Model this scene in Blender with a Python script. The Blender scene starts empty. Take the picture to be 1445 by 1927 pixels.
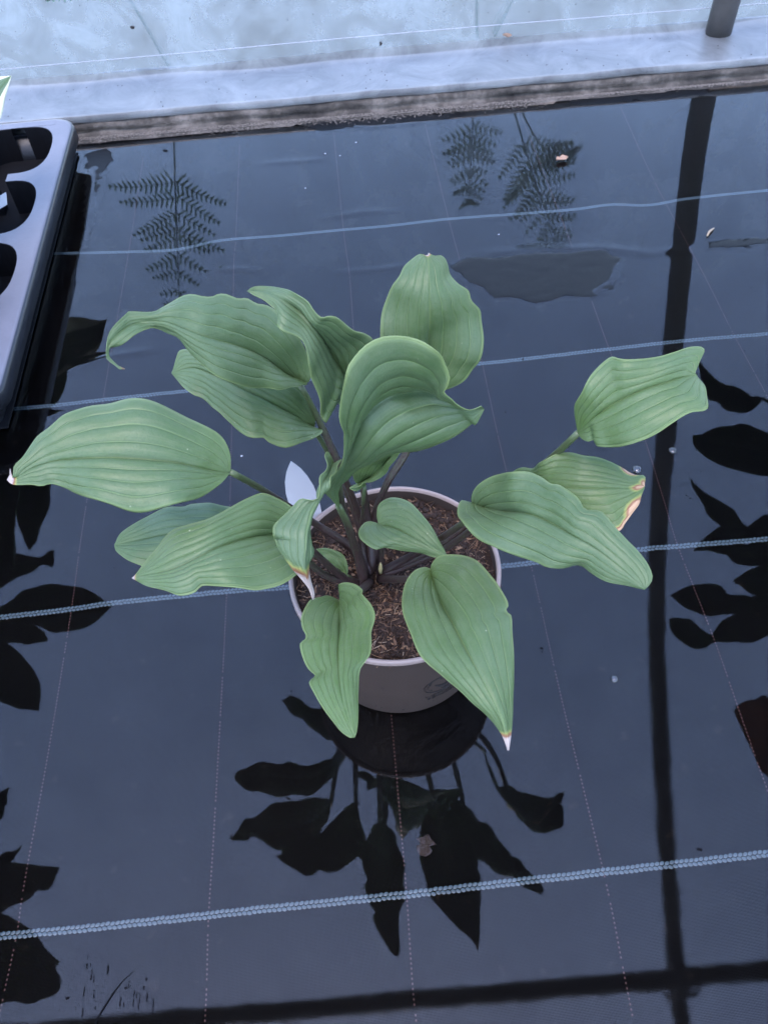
import bpy, bmesh, math, random
import numpy as np
from mathutils import Vector, Matrix, noise
random.seed(7)
SC = bpy.context.scene
COL = SC.collection

# ------------------------------------------------------------------ camera, sky, sun, exposure
LEAVES = [{"L":[[-82.3,180.0,302.0],[-81.1,182.6,304.7],[-80.9,188.6,310.2],[-85.1,195.3,317.7],[-94.1,198.9,327.0],[-104.6,202.2,334.7],[-117.1,205.8,339.5],[-132.8,207.0,345.4],[-145.2,205.2,347.6],[-155.9,205.0,346.9],[-163.6,201.7,346.3],[-172.3,197.2,345.6],[-179.6,190.9,344.7],[-187.9,188.4,342.0],[-191.7,183.6,340.0],[-196.0,176.2,337.3],[-200.8,171.8,335.2],[-201.2,165.8,333.4],[-204.7,173.4,332.0]],"M":[[-82.3,180.0,302.0],[-91.4,175.9,310.2],[-101.2,172.2,319.6],[-126.4,169.9,333.0],[-151.3,171.1,336.3],[-173.9,173.6,335.0],[-190.9,171.2,333.4],[-199.3,165.5,332.4],[-204.0,168.2,332.0]],"R":[[-82.3,180.0,302.0],[-83.9,174.3,303.9],[-86.5,167.6,306.4],[-93.1,157.6,311.1],[-99.6,149.8,315.6],[-108.3,142.1,320.4],[-117.8,139.4,322.2],[-127.3,138.4,324.0],[-137.0,139.9,325.8],[-147.6,145.1,326.0],[-158.4,150.6,326.0],[-168.1,155.9,326.0],[-175.1,160.8,326.3],[-180.7,162.3,327.3],[-185.7,159.6,328.4],[-190.7,160.7,329.3],[-196.7,160.8,330.4],[-201.5,161.4,331.3],[-205.1,164.6,332.0]],"P":[[-81.6,180.5,302.0],[-68.3,205.7,250.0],[-46.7,239.4,170.0],[-21.2,242.0,130.0],[-8.8,236.7,106.0]],"dead":0.036,"deadc":0,"w":6,"label":"broad leaf reaching far left, with a white dead tip"},{"L":[[-48.6,162.4,255.0],[-45.5,165.9,261.8],[-47.6,171.2,271.6],[-55.3,172.1,282.0],[-63.9,171.3,289.1],[-71.7,166.4,291.6],[-78.0,161.4,293.8],[-87.9,152.6,297.4],[-95.8,147.9,297.1],[-105.2,145.8,296.0],[-116.2,145.6,294.7],[-123.0,141.9,293.0],[-128.7,135.5,289.3],[-134.5,129.1,285.6],[-138.8,125.0,283.0],[-142.9,122.7,281.0]],"M":[[-48.6,162.4,255.0],[-60.2,153.6,268.9],[-72.7,141.4,284.0],[-88.0,130.1,293.2],[-103.0,122.1,294.6],[-122.0,118.3,289.8],[-142.9,122.7,281.0]],"R":[[-48.6,162.4,255.0],[-46.2,150.1,259.3],[-42.9,129.2,266.8],[-46.6,118.2,271.6],[-54.0,110.2,276.7],[-62.4,106.0,281.1],[-69.6,102.9,284.8],[-80.1,101.6,290.0],[-90.2,103.9,290.7],[-98.4,105.6,291.2],[-102.6,101.8,291.6],[-111.6,101.0,291.0],[-118.8,105.6,288.7],[-124.7,109.0,286.8],[-133.6,114.2,284.0],[-142.9,122.7,281.0]],"P":[[-48.4,162.6,255.0],[-42.1,193.4,190.0],[-28.0,212.2,130.0],[-13.3,217.0,106.0]],"dead":0.02,"deadc":0,"w":4,"label":"pleated leaf in front at the left of the pot, with a tiny white tip"},{"L":[[-56.2,198.1,200.0],[-62.1,204.2,214.2],[-72.6,203.2,227.6],[-86.6,204.2,236.2],[-100.2,206.0,238.1],[-109.3,208.8,239.4],[-122.0,211.1,238.1],[-128.5,209.9,236.7],[-140.2,212.5,234.3],[-150.0,211.9,232.1],[-158.3,209.6,229.6],[-166.6,205.8,226.8],[-175.6,201.4,223.8],[-179.2,194.8,221.5]],"M":[[-56.2,198.1,200.0],[-74.1,191.0,218.1],[-95.2,187.1,229.5],[-117.9,190.4,231.5],[-141.8,193.6,228.6],[-163.0,194.3,224.7],[-179.2,194.8,221.5]],"R":[[-56.2,198.1,200.0],[-63.7,185.8,204.7],[-78.1,170.7,212.6],[-97.3,164.9,216.3],[-119.7,164.7,218.0],[-138.1,167.8,218.0],[-153.7,173.7,218.3],[-166.1,179.3,219.7],[-172.5,184.3,220.4],[-177.8,189.8,221.1],[-179.2,194.8,221.5]],"P":[[-56.3,198.1,200.0],[-43.2,204.1,150.0],[-24.7,211.7,120.0],[-12.6,214.2,106.0]],"w":4,"label":"darker leaf half hidden below the pleated leaf at the left"},{"L":[[-38.2,270.3,285.0],[-30.6,265.8,292.4],[-29.5,268.8,301.0],[-30.8,272.6,313.7],[-36.0,274.6,328.0],[-46.6,279.8,342.8],[-51.5,280.1,348.2],[-56.5,277.0,352.6],[-61.3,276.6,357.7],[-67.1,271.5,362.4],[-74.4,272.9,365.2],[-79.5,270.8,367.1],[-83.4,266.1,368.8],[-88.4,265.0,370.7],[-93.9,265.6,372.9],[-98.3,263.2,374.6],[-103.0,257.9,376.0],[-108.1,253.6,376.0],[-113.0,248.8,376.0],[-116.2,248.1,376.0],[-129.1,250.5,376.0],[-132.1,248.0,376.0],[-136.4,242.1,375.4],[-140.7,237.0,373.4],[-142.7,231.9,371.9],[-143.0,227.0,370.7],[-142.6,220.9,369.2],[-141.4,218.1,368.5],[-137.5,214.9,367.1],[-134.0,211.4,365.7],[-132.0,212.4,365.0]],"M":[[-38.2,270.3,285.0],[-46.1,266.8,299.3],[-55.4,261.7,317.2],[-64.6,256.3,331.6],[-75.4,249.2,345.8],[-87.8,242.4,358.9],[-99.2,243.3,365.7],[-108.6,243.9,371.1],[-119.2,245.5,371.8],[-129.4,243.3,372.5],[-136.7,236.0,372.4],[-141.9,229.2,370.1],[-142.3,221.9,368.3],[-140.9,219.0,367.6],[-137.3,215.3,366.3],[-133.3,213.1,365.0]],"R":[[-38.2,270.3,285.0],[-32.9,266.9,288.4],[-33.3,268.2,289.7],[-38.5,258.2,294.4],[-44.0,253.3,298.7],[-50.5,247.0,303.8],[-57.8,244.4,309.8],[-64.8,238.7,316.2],[-71.6,234.6,322.6],[-78.2,231.8,329.2],[-84.5,230.2,336.1],[-90.8,232.8,343.4],[-96.1,234.9,349.4],[-100.4,237.4,354.9],[-104.7,241.4,360.5],[-109.2,244.3,362.6],[-112.2,246.6,364.2],[-115.1,246.8,365.4],[-118.3,244.8,366.8],[-121.8,240.3,368.6],[-126.9,234.4,371.2],[-131.7,230.4,371.1],[-137.2,228.4,369.8],[-141.4,228.5,368.8],[-142.1,227.1,368.5],[-141.8,222.2,367.6],[-140.2,219.9,367.1],[-136.9,215.2,366.0],[-134.2,212.8,365.3],[-133.4,213.5,365.0]],"P":[[-38.3,270.4,285.0],[-29.7,273.9,245.0],[-18.6,264.5,200.0],[-10.8,262.3,155.0],[-7.7,251.6,125.0],[-6.3,227.8,106.0]],"w":5,"dead":0.008,"deadc":1,"label":"long leaf at the upper left with a thin tail curling down"},{"L":[[-34.3,274.5,235.0],[-32.5,275.8,242.2],[-33.7,278.4,258.1],[-40.3,278.1,277.0],[-55.1,283.7,287.5],[-71.2,287.8,295.9],[-89.2,299.0,294.8],[-105.0,307.7,293.3],[-122.8,318.5,285.3],[-127.3,315.2,282.0],[-131.2,309.0,277.7],[-133.2,306.0,275.5]],"M":[[-34.3,274.5,235.0],[-43.9,272.2,251.2],[-60.1,267.8,272.3],[-76.7,271.3,285.0],[-95.4,285.0,286.5],[-114.8,301.7,282.3],[-133.2,306.0,275.5]],"R":[[-34.3,274.5,235.0],[-28.6,268.5,237.8],[-30.0,263.8,239.2],[-38.8,255.1,244.1],[-50.9,243.9,250.9],[-56.8,242.8,253.6],[-65.0,244.8,257.2],[-68.5,247.8,259.1],[-76.6,245.7,262.5],[-86.0,251.2,266.2],[-90.8,257.1,267.9],[-95.7,264.6,269.8],[-103.0,270.6,272.0],[-110.6,279.5,273.4],[-115.8,282.1,273.8],[-123.7,290.8,274.5],[-129.3,299.3,275.1],[-133.2,306.0,275.5]],"P":[[-34.4,274.2,235.0],[-25.9,274.8,205.0],[-15.4,265.9,165.0],[-8.2,257.2,125.0],[-5.6,225.6,106.0]],"w":5,"label":"leaf under the long curled leaf at the upper left"},{"L":[[-1.5,241.9,295.0],[3.3,238.9,323.1],[10.9,232.3,345.3],[13.8,232.1,350.0],[10.4,232.2,356.1],[6.4,230.9,361.7],[2.9,228.9,366.1],[-1.6,226.8,372.3],[-6.1,223.8,378.0],[-10.2,222.7,379.4],[-14.3,220.7,380.8],[-16.5,222.9,381.9],[-18.6,227.8,383.5],[-20.1,232.0,384.8],[-23.4,235.2,386.4],[-29.1,238.5,387.8],[-35.2,243.7,387.2],[-41.3,247.6,386.6],[-48.8,250.0,385.9],[-53.8,249.9,385.4],[-57.2,247.5,385.0]],"M":[[-1.5,241.9,295.0],[-5.3,238.9,317.1],[-10.2,234.3,337.8],[-15.0,230.9,354.7],[-20.6,228.1,371.3],[-28.1,235.0,378.1],[-37.6,240.4,383.3],[-47.8,246.6,384.2],[-57.2,247.5,385.0]],"R":[[-1.5,241.9,295.0],[-8.7,232.4,298.1],[-15.2,234.4,300.9],[-16.7,226.7,302.6],[-16.2,219.5,304.1],[-18.5,209.7,306.4],[-22.0,211.9,308.9],[-23.9,212.6,326.7],[-24.6,212.6,342.4],[-24.7,212.4,349.3],[-25.9,213.5,354.3],[-26.5,218.0,360.9],[-28.0,220.5,365.3],[-30.8,221.1,369.1],[-34.6,220.2,373.0],[-37.7,219.7,376.5],[-40.3,223.1,378.7],[-40.4,229.2,379.7],[-40.9,233.1,380.4],[-44.0,236.6,381.4],[-48.1,240.6,382.6],[-52.8,243.6,383.8],[-57.2,247.5,385.0]],"P":[[-1.5,242.2,295.0],[-3.0,253.4,240.0],[-2.4,257.4,180.0],[-1.9,247.2,130.0],[-2.6,229.0,106.0]],"w":5,"label":"wavy leaf behind the others at the upper left of the centre"},{"L":[[48.6,276.0,260.0],[32.4,268.3,285.0],[22.8,265.6,303.4],[20.1,269.8,316.6],[20.8,273.1,327.4],[23.0,278.4,336.1],[27.3,283.1,343.8],[31.3,285.8,349.7],[36.1,288.7,353.3],[40.5,296.7,356.3],[47.2,301.5,359.3],[51.6,301.9,360.9],[53.7,297.1,362.0]],"M":[[48.6,276.0,260.0],[50.7,273.9,283.6],[52.1,272.0,303.5],[53.1,270.1,328.1],[53.8,274.1,346.5],[54.9,284.2,357.5],[55.6,294.8,364.0]],"R":[[48.6,276.0,260.0],[58.6,269.7,267.3],[69.1,263.2,275.4],[76.3,261.9,281.4],[82.1,264.8,288.5],[87.8,267.7,296.1],[90.3,275.3,306.5],[89.9,282.7,317.7],[88.8,285.7,323.3],[81.9,286.4,331.4],[80.4,289.1,337.1],[74.5,289.2,343.2],[70.5,293.4,348.4],[69.6,297.5,352.3],[68.0,300.6,355.4],[64.6,301.0,358.2],[58.8,296.6,361.6],[55.9,296.8,364.0]],"P":[[48.7,276.0,260.0],[35.8,265.8,215.0],[16.3,256.3,185.0],[3.4,252.3,145.0],[-0.3,236.8,106.0]],"w":4,"dead":0.012,"deadc":2,"label":"upright leaf at the top of the plant with a folded tip"},{"L":[[-19.4,196.1,235.0],[-23.2,192.5,249.5],[-27.2,187.8,267.0],[-23.0,183.9,281.6],[-15.4,176.1,301.8],[-10.5,171.8,322.2],[-7.7,168.0,338.6],[-7.1,167.3,340.9],[-8.7,163.4,355.0],[-8.3,163.2,363.5],[-6.0,162.2,376.3],[-2.9,160.3,388.4],[-0.1,161.2,395.6],[4.5,166.6,397.5],[9.2,171.3,399.2],[15.8,174.3,401.2],[22.3,176.5,400.7],[29.5,179.1,398.0],[36.5,179.1,395.3],[41.9,176.8,393.0],[46.0,176.0,388.5],[49.0,176.7,383.7],[51.1,175.9,376.4],[53.0,174.9,369.2],[52.3,174.0,364.1],[50.1,173.9,358.0],[54.1,175.9,352.8],[59.0,177.2,345.5],[66.7,180.9,336.4],[75.7,191.1,327.7],[77.0,190.8,325.0]],"M":[[-19.4,196.1,235.0],[-20.8,194.1,247.1],[-21.6,192.1,258.6],[-19.6,189.4,272.5],[-13.3,185.4,290.7],[-6.5,181.2,310.3],[2.1,180.2,333.9],[10.8,184.8,341.3],[20.6,187.7,344.7],[31.2,193.5,340.9],[41.8,197.1,337.1],[49.7,196.0,333.7],[57.5,193.9,330.2],[64.9,189.1,327.8],[76.5,190.3,325.0]],"R":[[-19.4,196.1,235.0],[-18.7,197.2,245.2],[-18.5,197.8,251.3],[-16.1,198.0,260.6],[-11.5,197.6,265.9],[-4.5,197.8,273.1],[5.6,195.1,281.9],[15.9,191.3,290.4],[26.5,187.5,295.9],[37.4,184.9,300.8],[46.4,183.6,304.0],[54.7,184.1,307.1],[62.5,186.9,310.1],[70.1,189.1,315.0],[71.3,185.7,316.6],[74.6,188.0,321.3],[76.9,190.3,325.0]],"P":[[-19.9,198.8,235.0],[-16.0,210.9,195.0],[-12.7,219.1,145.0],[-9.2,212.3,106.0]],"w":2,"thick":0.0042,"label":"cupped leaf facing forward in the centre of the plant"},{"L":[[-17.4,184.9,290.0],[-20.0,188.8,301.9],[-21.6,185.3,304.1],[-20.5,173.2,309.8],[-21.7,161.6,315.5],[-24.8,156.3,317.5],[-26.1,150.3,316.1],[-28.0,145.2,314.9],[-29.4,143.1,314.3],[-35.7,143.9,312.8],[-39.5,142.1,311.7],[-53.1,130.8,307.2],[-52.8,125.1,305.9],[-54.0,128.7,304.8],[-53.0,120.9,300.9],[-49.9,115.0,297.6],[-46.2,110.6,293.8],[-42.8,109.2,287.7],[-40.3,107.4,282.2],[-37.8,105.1,276.3],[-36.7,101.9,270.0]],"M":[[-17.4,184.9,290.0],[-19.0,185.2,293.9],[-20.9,172.6,300.7],[-23.8,160.0,308.1],[-26.9,149.0,312.0],[-29.4,140.6,312.0],[-32.4,133.3,311.9],[-34.6,126.4,310.2],[-35.9,120.8,308.9],[-36.9,113.1,304.3],[-38.1,108.9,300.0],[-37.5,104.9,295.0],[-36.7,103.6,281.4],[-36.5,102.1,270.0]],"R":[[-17.4,184.9,290.0],[-13.2,184.9,299.3],[-13.9,176.9,303.6],[-16.4,162.5,311.8],[-18.3,154.7,315.5],[-21.8,151.2,312.4],[-24.7,148.6,310.1],[-27.7,144.4,307.0],[-30.4,142.1,305.3],[-32.7,137.3,303.7],[-34.6,131.3,301.7],[-33.7,124.2,298.7],[-32.9,118.9,294.4],[-36.6,117.7,291.5],[-37.4,113.9,288.4],[-36.9,110.4,282.9],[-36.1,105.4,274.6],[-36.2,102.5,270.0]],"P":[[-17.2,185.9,288.0],[-18.9,222.4,200.0],[-13.2,230.6,140.0],[-7.5,224.2,106.0]],"w":2,"dead":0.17,"deadc":3,"label":"narrow twisted leaf with a brown and white dead tip, folded along its rib"},{"L":[[6.4,217.2,185.0],[6.4,219.8,186.2],[6.4,223.9,188.2],[8.9,230.1,191.3],[16.3,232.4,195.1],[23.2,230.0,198.0],[31.0,225.1,197.4],[37.0,216.9,196.7],[42.6,206.4,196.0],[48.0,194.8,192.5],[52.1,184.8,189.5],[53.4,179.7,188.0]],"M":[[6.4,217.2,185.0],[12.8,213.2,187.5],[20.6,206.3,190.7],[30.6,196.9,192.5],[42.9,186.1,191.5],[53.4,179.7,188.0]],"R":[[6.4,217.2,185.0],[4.1,219.1,184.8],[-0.7,221.0,184.5],[-5.0,219.6,184.2],[-9.2,213.5,183.8],[-8.0,206.7,183.4],[-2.3,199.5,183.1],[2.9,195.6,183.3],[8.4,196.5,183.4],[16.4,194.1,183.7],[25.7,191.0,184.1],[36.1,186.2,185.5],[46.2,180.0,187.0],[53.4,179.7,188.0]],"P":[[6.4,217.1,185.0],[6.8,222.8,140.0],[3.8,225.5,106.0]],"w":1,"label":"small heart shaped leaf low in the middle of the pot"},{"L":[[-1.1,242.8,200.0],[-6.9,236.2,212.5],[-8.4,234.1,223.6],[-7.3,232.2,233.9],[-1.7,229.7,245.0],[7.5,221.9,259.0],[17.8,219.2,265.8],[24.7,214.5,270.0]],"M":[[-1.1,242.8,200.0],[0.2,242.1,206.9],[6.1,236.9,219.3],[12.7,230.5,235.1],[18.9,223.1,251.6],[24.7,214.5,270.0]],"R":[[-1.1,242.8,200.0],[-7.6,236.2,204.0],[-12.7,237.1,207.4],[-8.8,234.8,209.6],[-4.0,232.6,212.7],[-1.4,232.5,216.6],[4.0,226.8,222.6],[8.7,223.6,228.0],[14.3,221.8,236.9],[18.3,218.4,248.1],[22.1,214.8,259.3],[25.8,211.0,270.0]],"P":[[-1.1,242.8,200.0],[-5.2,245.5,165.0],[-8.8,242.6,130.0],[-6.3,227.8,106.0]],"w":1,"green":0.55,"label":"small young leaf half hidden behind the cupped leaf"},{"L":[[-23.2,128.4,222.0],[-24.2,129.0,223.6],[-27.4,129.7,227.5],[-31.8,128.1,232.0],[-36.2,122.7,236.9],[-41.6,116.9,242.8],[-44.1,110.4,247.1],[-46.0,100.8,252.5],[-45.2,91.2,255.6],[-42.9,83.8,258.1],[-43.4,80.0,259.4],[-46.2,76.9,261.2],[-44.7,67.8,264.3],[-41.5,58.8,267.3],[-37.5,52.7,269.3],[-38.3,49.8,270.2],[-40.3,46.2,271.4],[-37.2,38.0,273.9],[-33.3,29.0,276.2],[-28.7,20.8,276.8],[-24.2,13.8,277.4],[-19.5,9.8,277.8],[-17.1,9.7,278.0]],"M":[[-23.2,128.4,222.0],[-23.3,104.1,240.3],[-23.4,80.6,258.7],[-24.0,55.7,271.6],[-22.8,34.9,279.2],[-19.7,19.1,280.7],[-17.1,9.3,279.0]],"R":[[-23.2,128.4,222.0],[-21.1,128.7,224.5],[-20.5,131.3,229.3],[-21.8,133.5,233.8],[-17.9,132.3,237.6],[-11.8,126.6,243.6],[-7.9,118.4,249.1],[-8.5,115.3,251.0],[-5.9,108.5,254.7],[-2.4,100.3,257.7],[-1.2,92.1,260.4],[-4.5,81.4,264.2],[-4.5,70.7,267.9],[-5.4,61.4,270.0],[-9.0,55.0,271.8],[-12.4,50.0,273.3],[-13.8,35.3,276.3],[-15.4,18.8,278.0],[-16.3,11.4,278.8],[-17.1,9.3,279.0]],"P":[[-23.1,128.0,222.0],[-18.6,157.8,180.0],[-9.8,198.3,130.0],[-5.6,218.7,106.0]],"w":4,"green":0.7,"label":"wavy edged leaf hanging over the front of the pot at the left"},{"L":[[38.2,138.6,225.0],[37.7,140.9,227.1],[36.9,142.9,228.9],[32.0,141.9,232.1],[25.4,136.0,236.6],[19.7,125.2,242.1],[16.4,110.4,248.7],[15.6,96.8,253.6],[17.3,85.7,256.7],[18.8,78.0,259.0],[21.6,63.0,263.5],[25.0,55.4,266.0],[31.3,47.4,266.6],[36.6,40.9,267.0],[41.9,34.5,267.5],[47.7,26.2,267.5],[53.1,21.4,264.9],[58.3,15.7,262.2],[61.5,10.6,259.9],[62.8,5.5,258.0],[63.1,2.8,257.0]],"M":[[38.2,138.6,225.0],[39.8,107.4,244.7],[43.8,78.7,263.5],[49.3,51.8,273.9],[55.3,31.6,274.8],[61.1,16.5,269.1],[62.8,8.1,261.7],[63.1,2.8,257.0]],"R":[[38.2,138.6,225.0],[37.7,141.2,227.8],[39.0,144.4,231.5],[43.5,146.4,236.4],[50.4,143.8,242.0],[58.9,136.9,249.3],[65.4,126.9,256.2],[69.6,117.3,259.4],[73.5,107.3,261.6],[76.0,96.3,263.8],[77.4,87.2,265.6],[74.9,82.5,266.7],[77.5,78.3,267.8],[75.4,64.2,267.4],[73.6,52.9,266.8],[71.1,37.6,266.1],[68.7,26.9,263.5],[66.8,16.5,260.8],[65.0,8.2,258.5],[63.1,2.8,257.0]],"P":[[38.2,138.8,225.0],[28.9,174.7,170.0],[14.0,206.3,125.0],[3.3,220.2,106.0]],"w":1.5,"dead":0.05,"deadc":0,"green":0.35,"label":"large leaf hanging over the front of the pot at the right, with a white dead tip"},{"L":[[70.3,158.2,268.0],[66.7,158.0,272.1],[66.5,160.7,278.7],[70.0,162.2,286.3],[76.8,160.2,296.1],[83.8,154.3,305.7],[89.5,148.8,312.5],[96.9,145.2,315.2],[102.3,138.5,317.7],[106.3,130.8,320.1],[111.0,127.0,322.1],[115.5,118.3,324.9],[117.9,114.0,324.6],[119.8,107.8,324.2],[127.2,105.9,323.5],[129.7,102.4,323.2],[133.2,94.3,322.5],[138.1,86.9,320.8],[142.5,81.5,318.3],[146.4,74.1,315.2],[147.8,67.8,312.9],[146.5,64.4,311.6],[142.9,61.7,310.0]],"M":[[70.3,158.2,268.0],[81.4,141.0,286.3],[91.3,123.6,304.9],[101.1,112.4,311.2],[110.4,96.4,318.0],[121.0,85.7,318.0],[131.3,74.2,315.9],[138.5,66.8,312.3],[142.9,61.7,310.0]],"R":[[70.3,158.2,268.0],[65.1,160.2,271.6],[60.1,160.8,274.7],[56.5,153.3,277.6],[55.6,142.8,281.2],[59.0,129.1,286.6],[64.3,117.8,291.0],[72.1,109.0,294.0],[76.9,104.3,295.7],[84.7,97.9,298.5],[91.4,92.3,300.5],[97.0,87.5,301.5],[105.2,85.0,302.9],[113.8,84.3,304.2],[118.8,78.3,305.3],[125.6,71.3,306.8],[133.9,66.8,308.3],[139.3,63.6,309.3],[142.9,61.7,310.0]],"P":[[70.5,158.0,268.0],[64.2,180.4,225.0],[52.2,202.6,180.0],[28.7,223.0,130.0],[2.4,225.7,106.0]],"w":3,"blue":1,"label":"long blue green leaf reaching right across the pot rim"},{"L":[[101.3,203.1,242.0],[102.1,202.4,249.0],[106.6,194.9,261.0],[110.3,183.9,272.2],[114.3,178.0,286.1],[123.2,179.5,289.7],[131.0,176.5,292.9],[137.1,171.5,294.7],[144.4,169.9,293.5],[151.3,166.8,292.2],[159.2,162.4,290.4],[164.2,159.0,288.5],[168.4,157.5,287.2],[173.5,157.2,285.8],[171.9,150.8,284.0]],"M":[[101.3,203.1,242.0],[110.6,176.5,266.8],[119.4,162.1,278.7],[132.1,154.3,284.1],[147.2,151.1,285.6],[160.5,149.8,285.1],[171.9,150.8,284.0]],"R":[[101.3,203.1,242.0],[103.8,181.8,249.0],[110.9,160.6,257.5],[123.5,144.2,264.1],[136.4,132.3,269.5],[147.0,127.1,272.6],[152.7,126.7,274.2],[155.8,130.0,275.4],[161.0,135.1,277.8],[166.3,140.3,280.2],[168.5,145.0,281.9],[171.1,149.0,283.4],[171.9,150.8,284.0]],"P":[[101.3,203.3,242.0],[83.4,201.9,200.0],[57.9,214.6,150.0],[28.4,222.6,120.0],[3.1,223.4,106.0]],"w":2,"dead":0.0,"scorch":1,"green":0.3,"label":"leaf behind at the right with brown scorched edges"},{"L":[[131.0,169.9,318.0],[129.5,171.2,323.7],[127.9,173.0,332.2],[127.9,174.2,339.2],[130.6,173.8,348.9],[132.3,174.8,355.5],[137.4,178.9,358.6],[143.4,182.5,362.1],[147.8,183.1,364.3],[152.5,177.0,367.3],[162.3,175.8,367.4],[172.9,177.2,366.7],[183.0,180.6,366.1],[192.8,185.3,364.0],[200.1,187.0,362.1],[201.4,184.3,361.2],[196.7,177.4,359.0],[193.0,171.0,357.0]],"M":[[131.0,169.9,318.0],[137.8,166.2,334.4],[146.8,163.8,346.9],[159.0,163.6,354.8],[173.5,165.4,358.0],[185.0,169.0,356.8],[193.6,170.7,356.0]],"R":[[131.0,169.9,318.0],[131.2,163.7,319.7],[134.2,158.5,321.9],[137.4,158.1,323.6],[138.4,155.5,324.6],[138.2,150.9,325.8],[143.1,146.8,328.8],[150.0,141.6,334.6],[156.9,138.3,341.3],[164.2,137.5,348.3],[173.2,140.4,351.1],[182.2,143.2,354.0],[191.5,144.6,354.8],[193.8,154.2,354.5],[195.3,162.2,354.3],[194.3,170.8,354.0]],"P":[[131.0,170.0,318.0],[124.1,180.7,290.0],[109.5,200.5,240.0],[81.8,213.7,185.0],[41.7,222.1,135.0],[4.3,226.5,106.0]],"w":2.5,"green":0.4,"label":"pale leaf held high at the far right with its tip bent under"},{"L":[[-22.9,215.1,125.0],[-33.9,223.7,129.4],[-41.0,229.4,132.9],[-46.4,235.2,136.0]],"M":[[-22.9,215.1,125.0],[-27.6,223.3,133.4],[-35.5,229.0,137.0],[-46.2,233.7,138.0]],"R":[[-22.9,215.1,125.0],[-21.6,217.6,128.5],[-22.1,222.1,134.2],[-25.3,227.4,137.4],[-31.7,230.8,139.7],[-39.3,233.4,139.0],[-46.2,233.7,138.0]],"P":[[-22.8,214.9,125.0],[-14.4,219.7,106.0]],"w":0.5,"green":0.6,"label":"little young leaf low at the left inside the pot"}]
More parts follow.
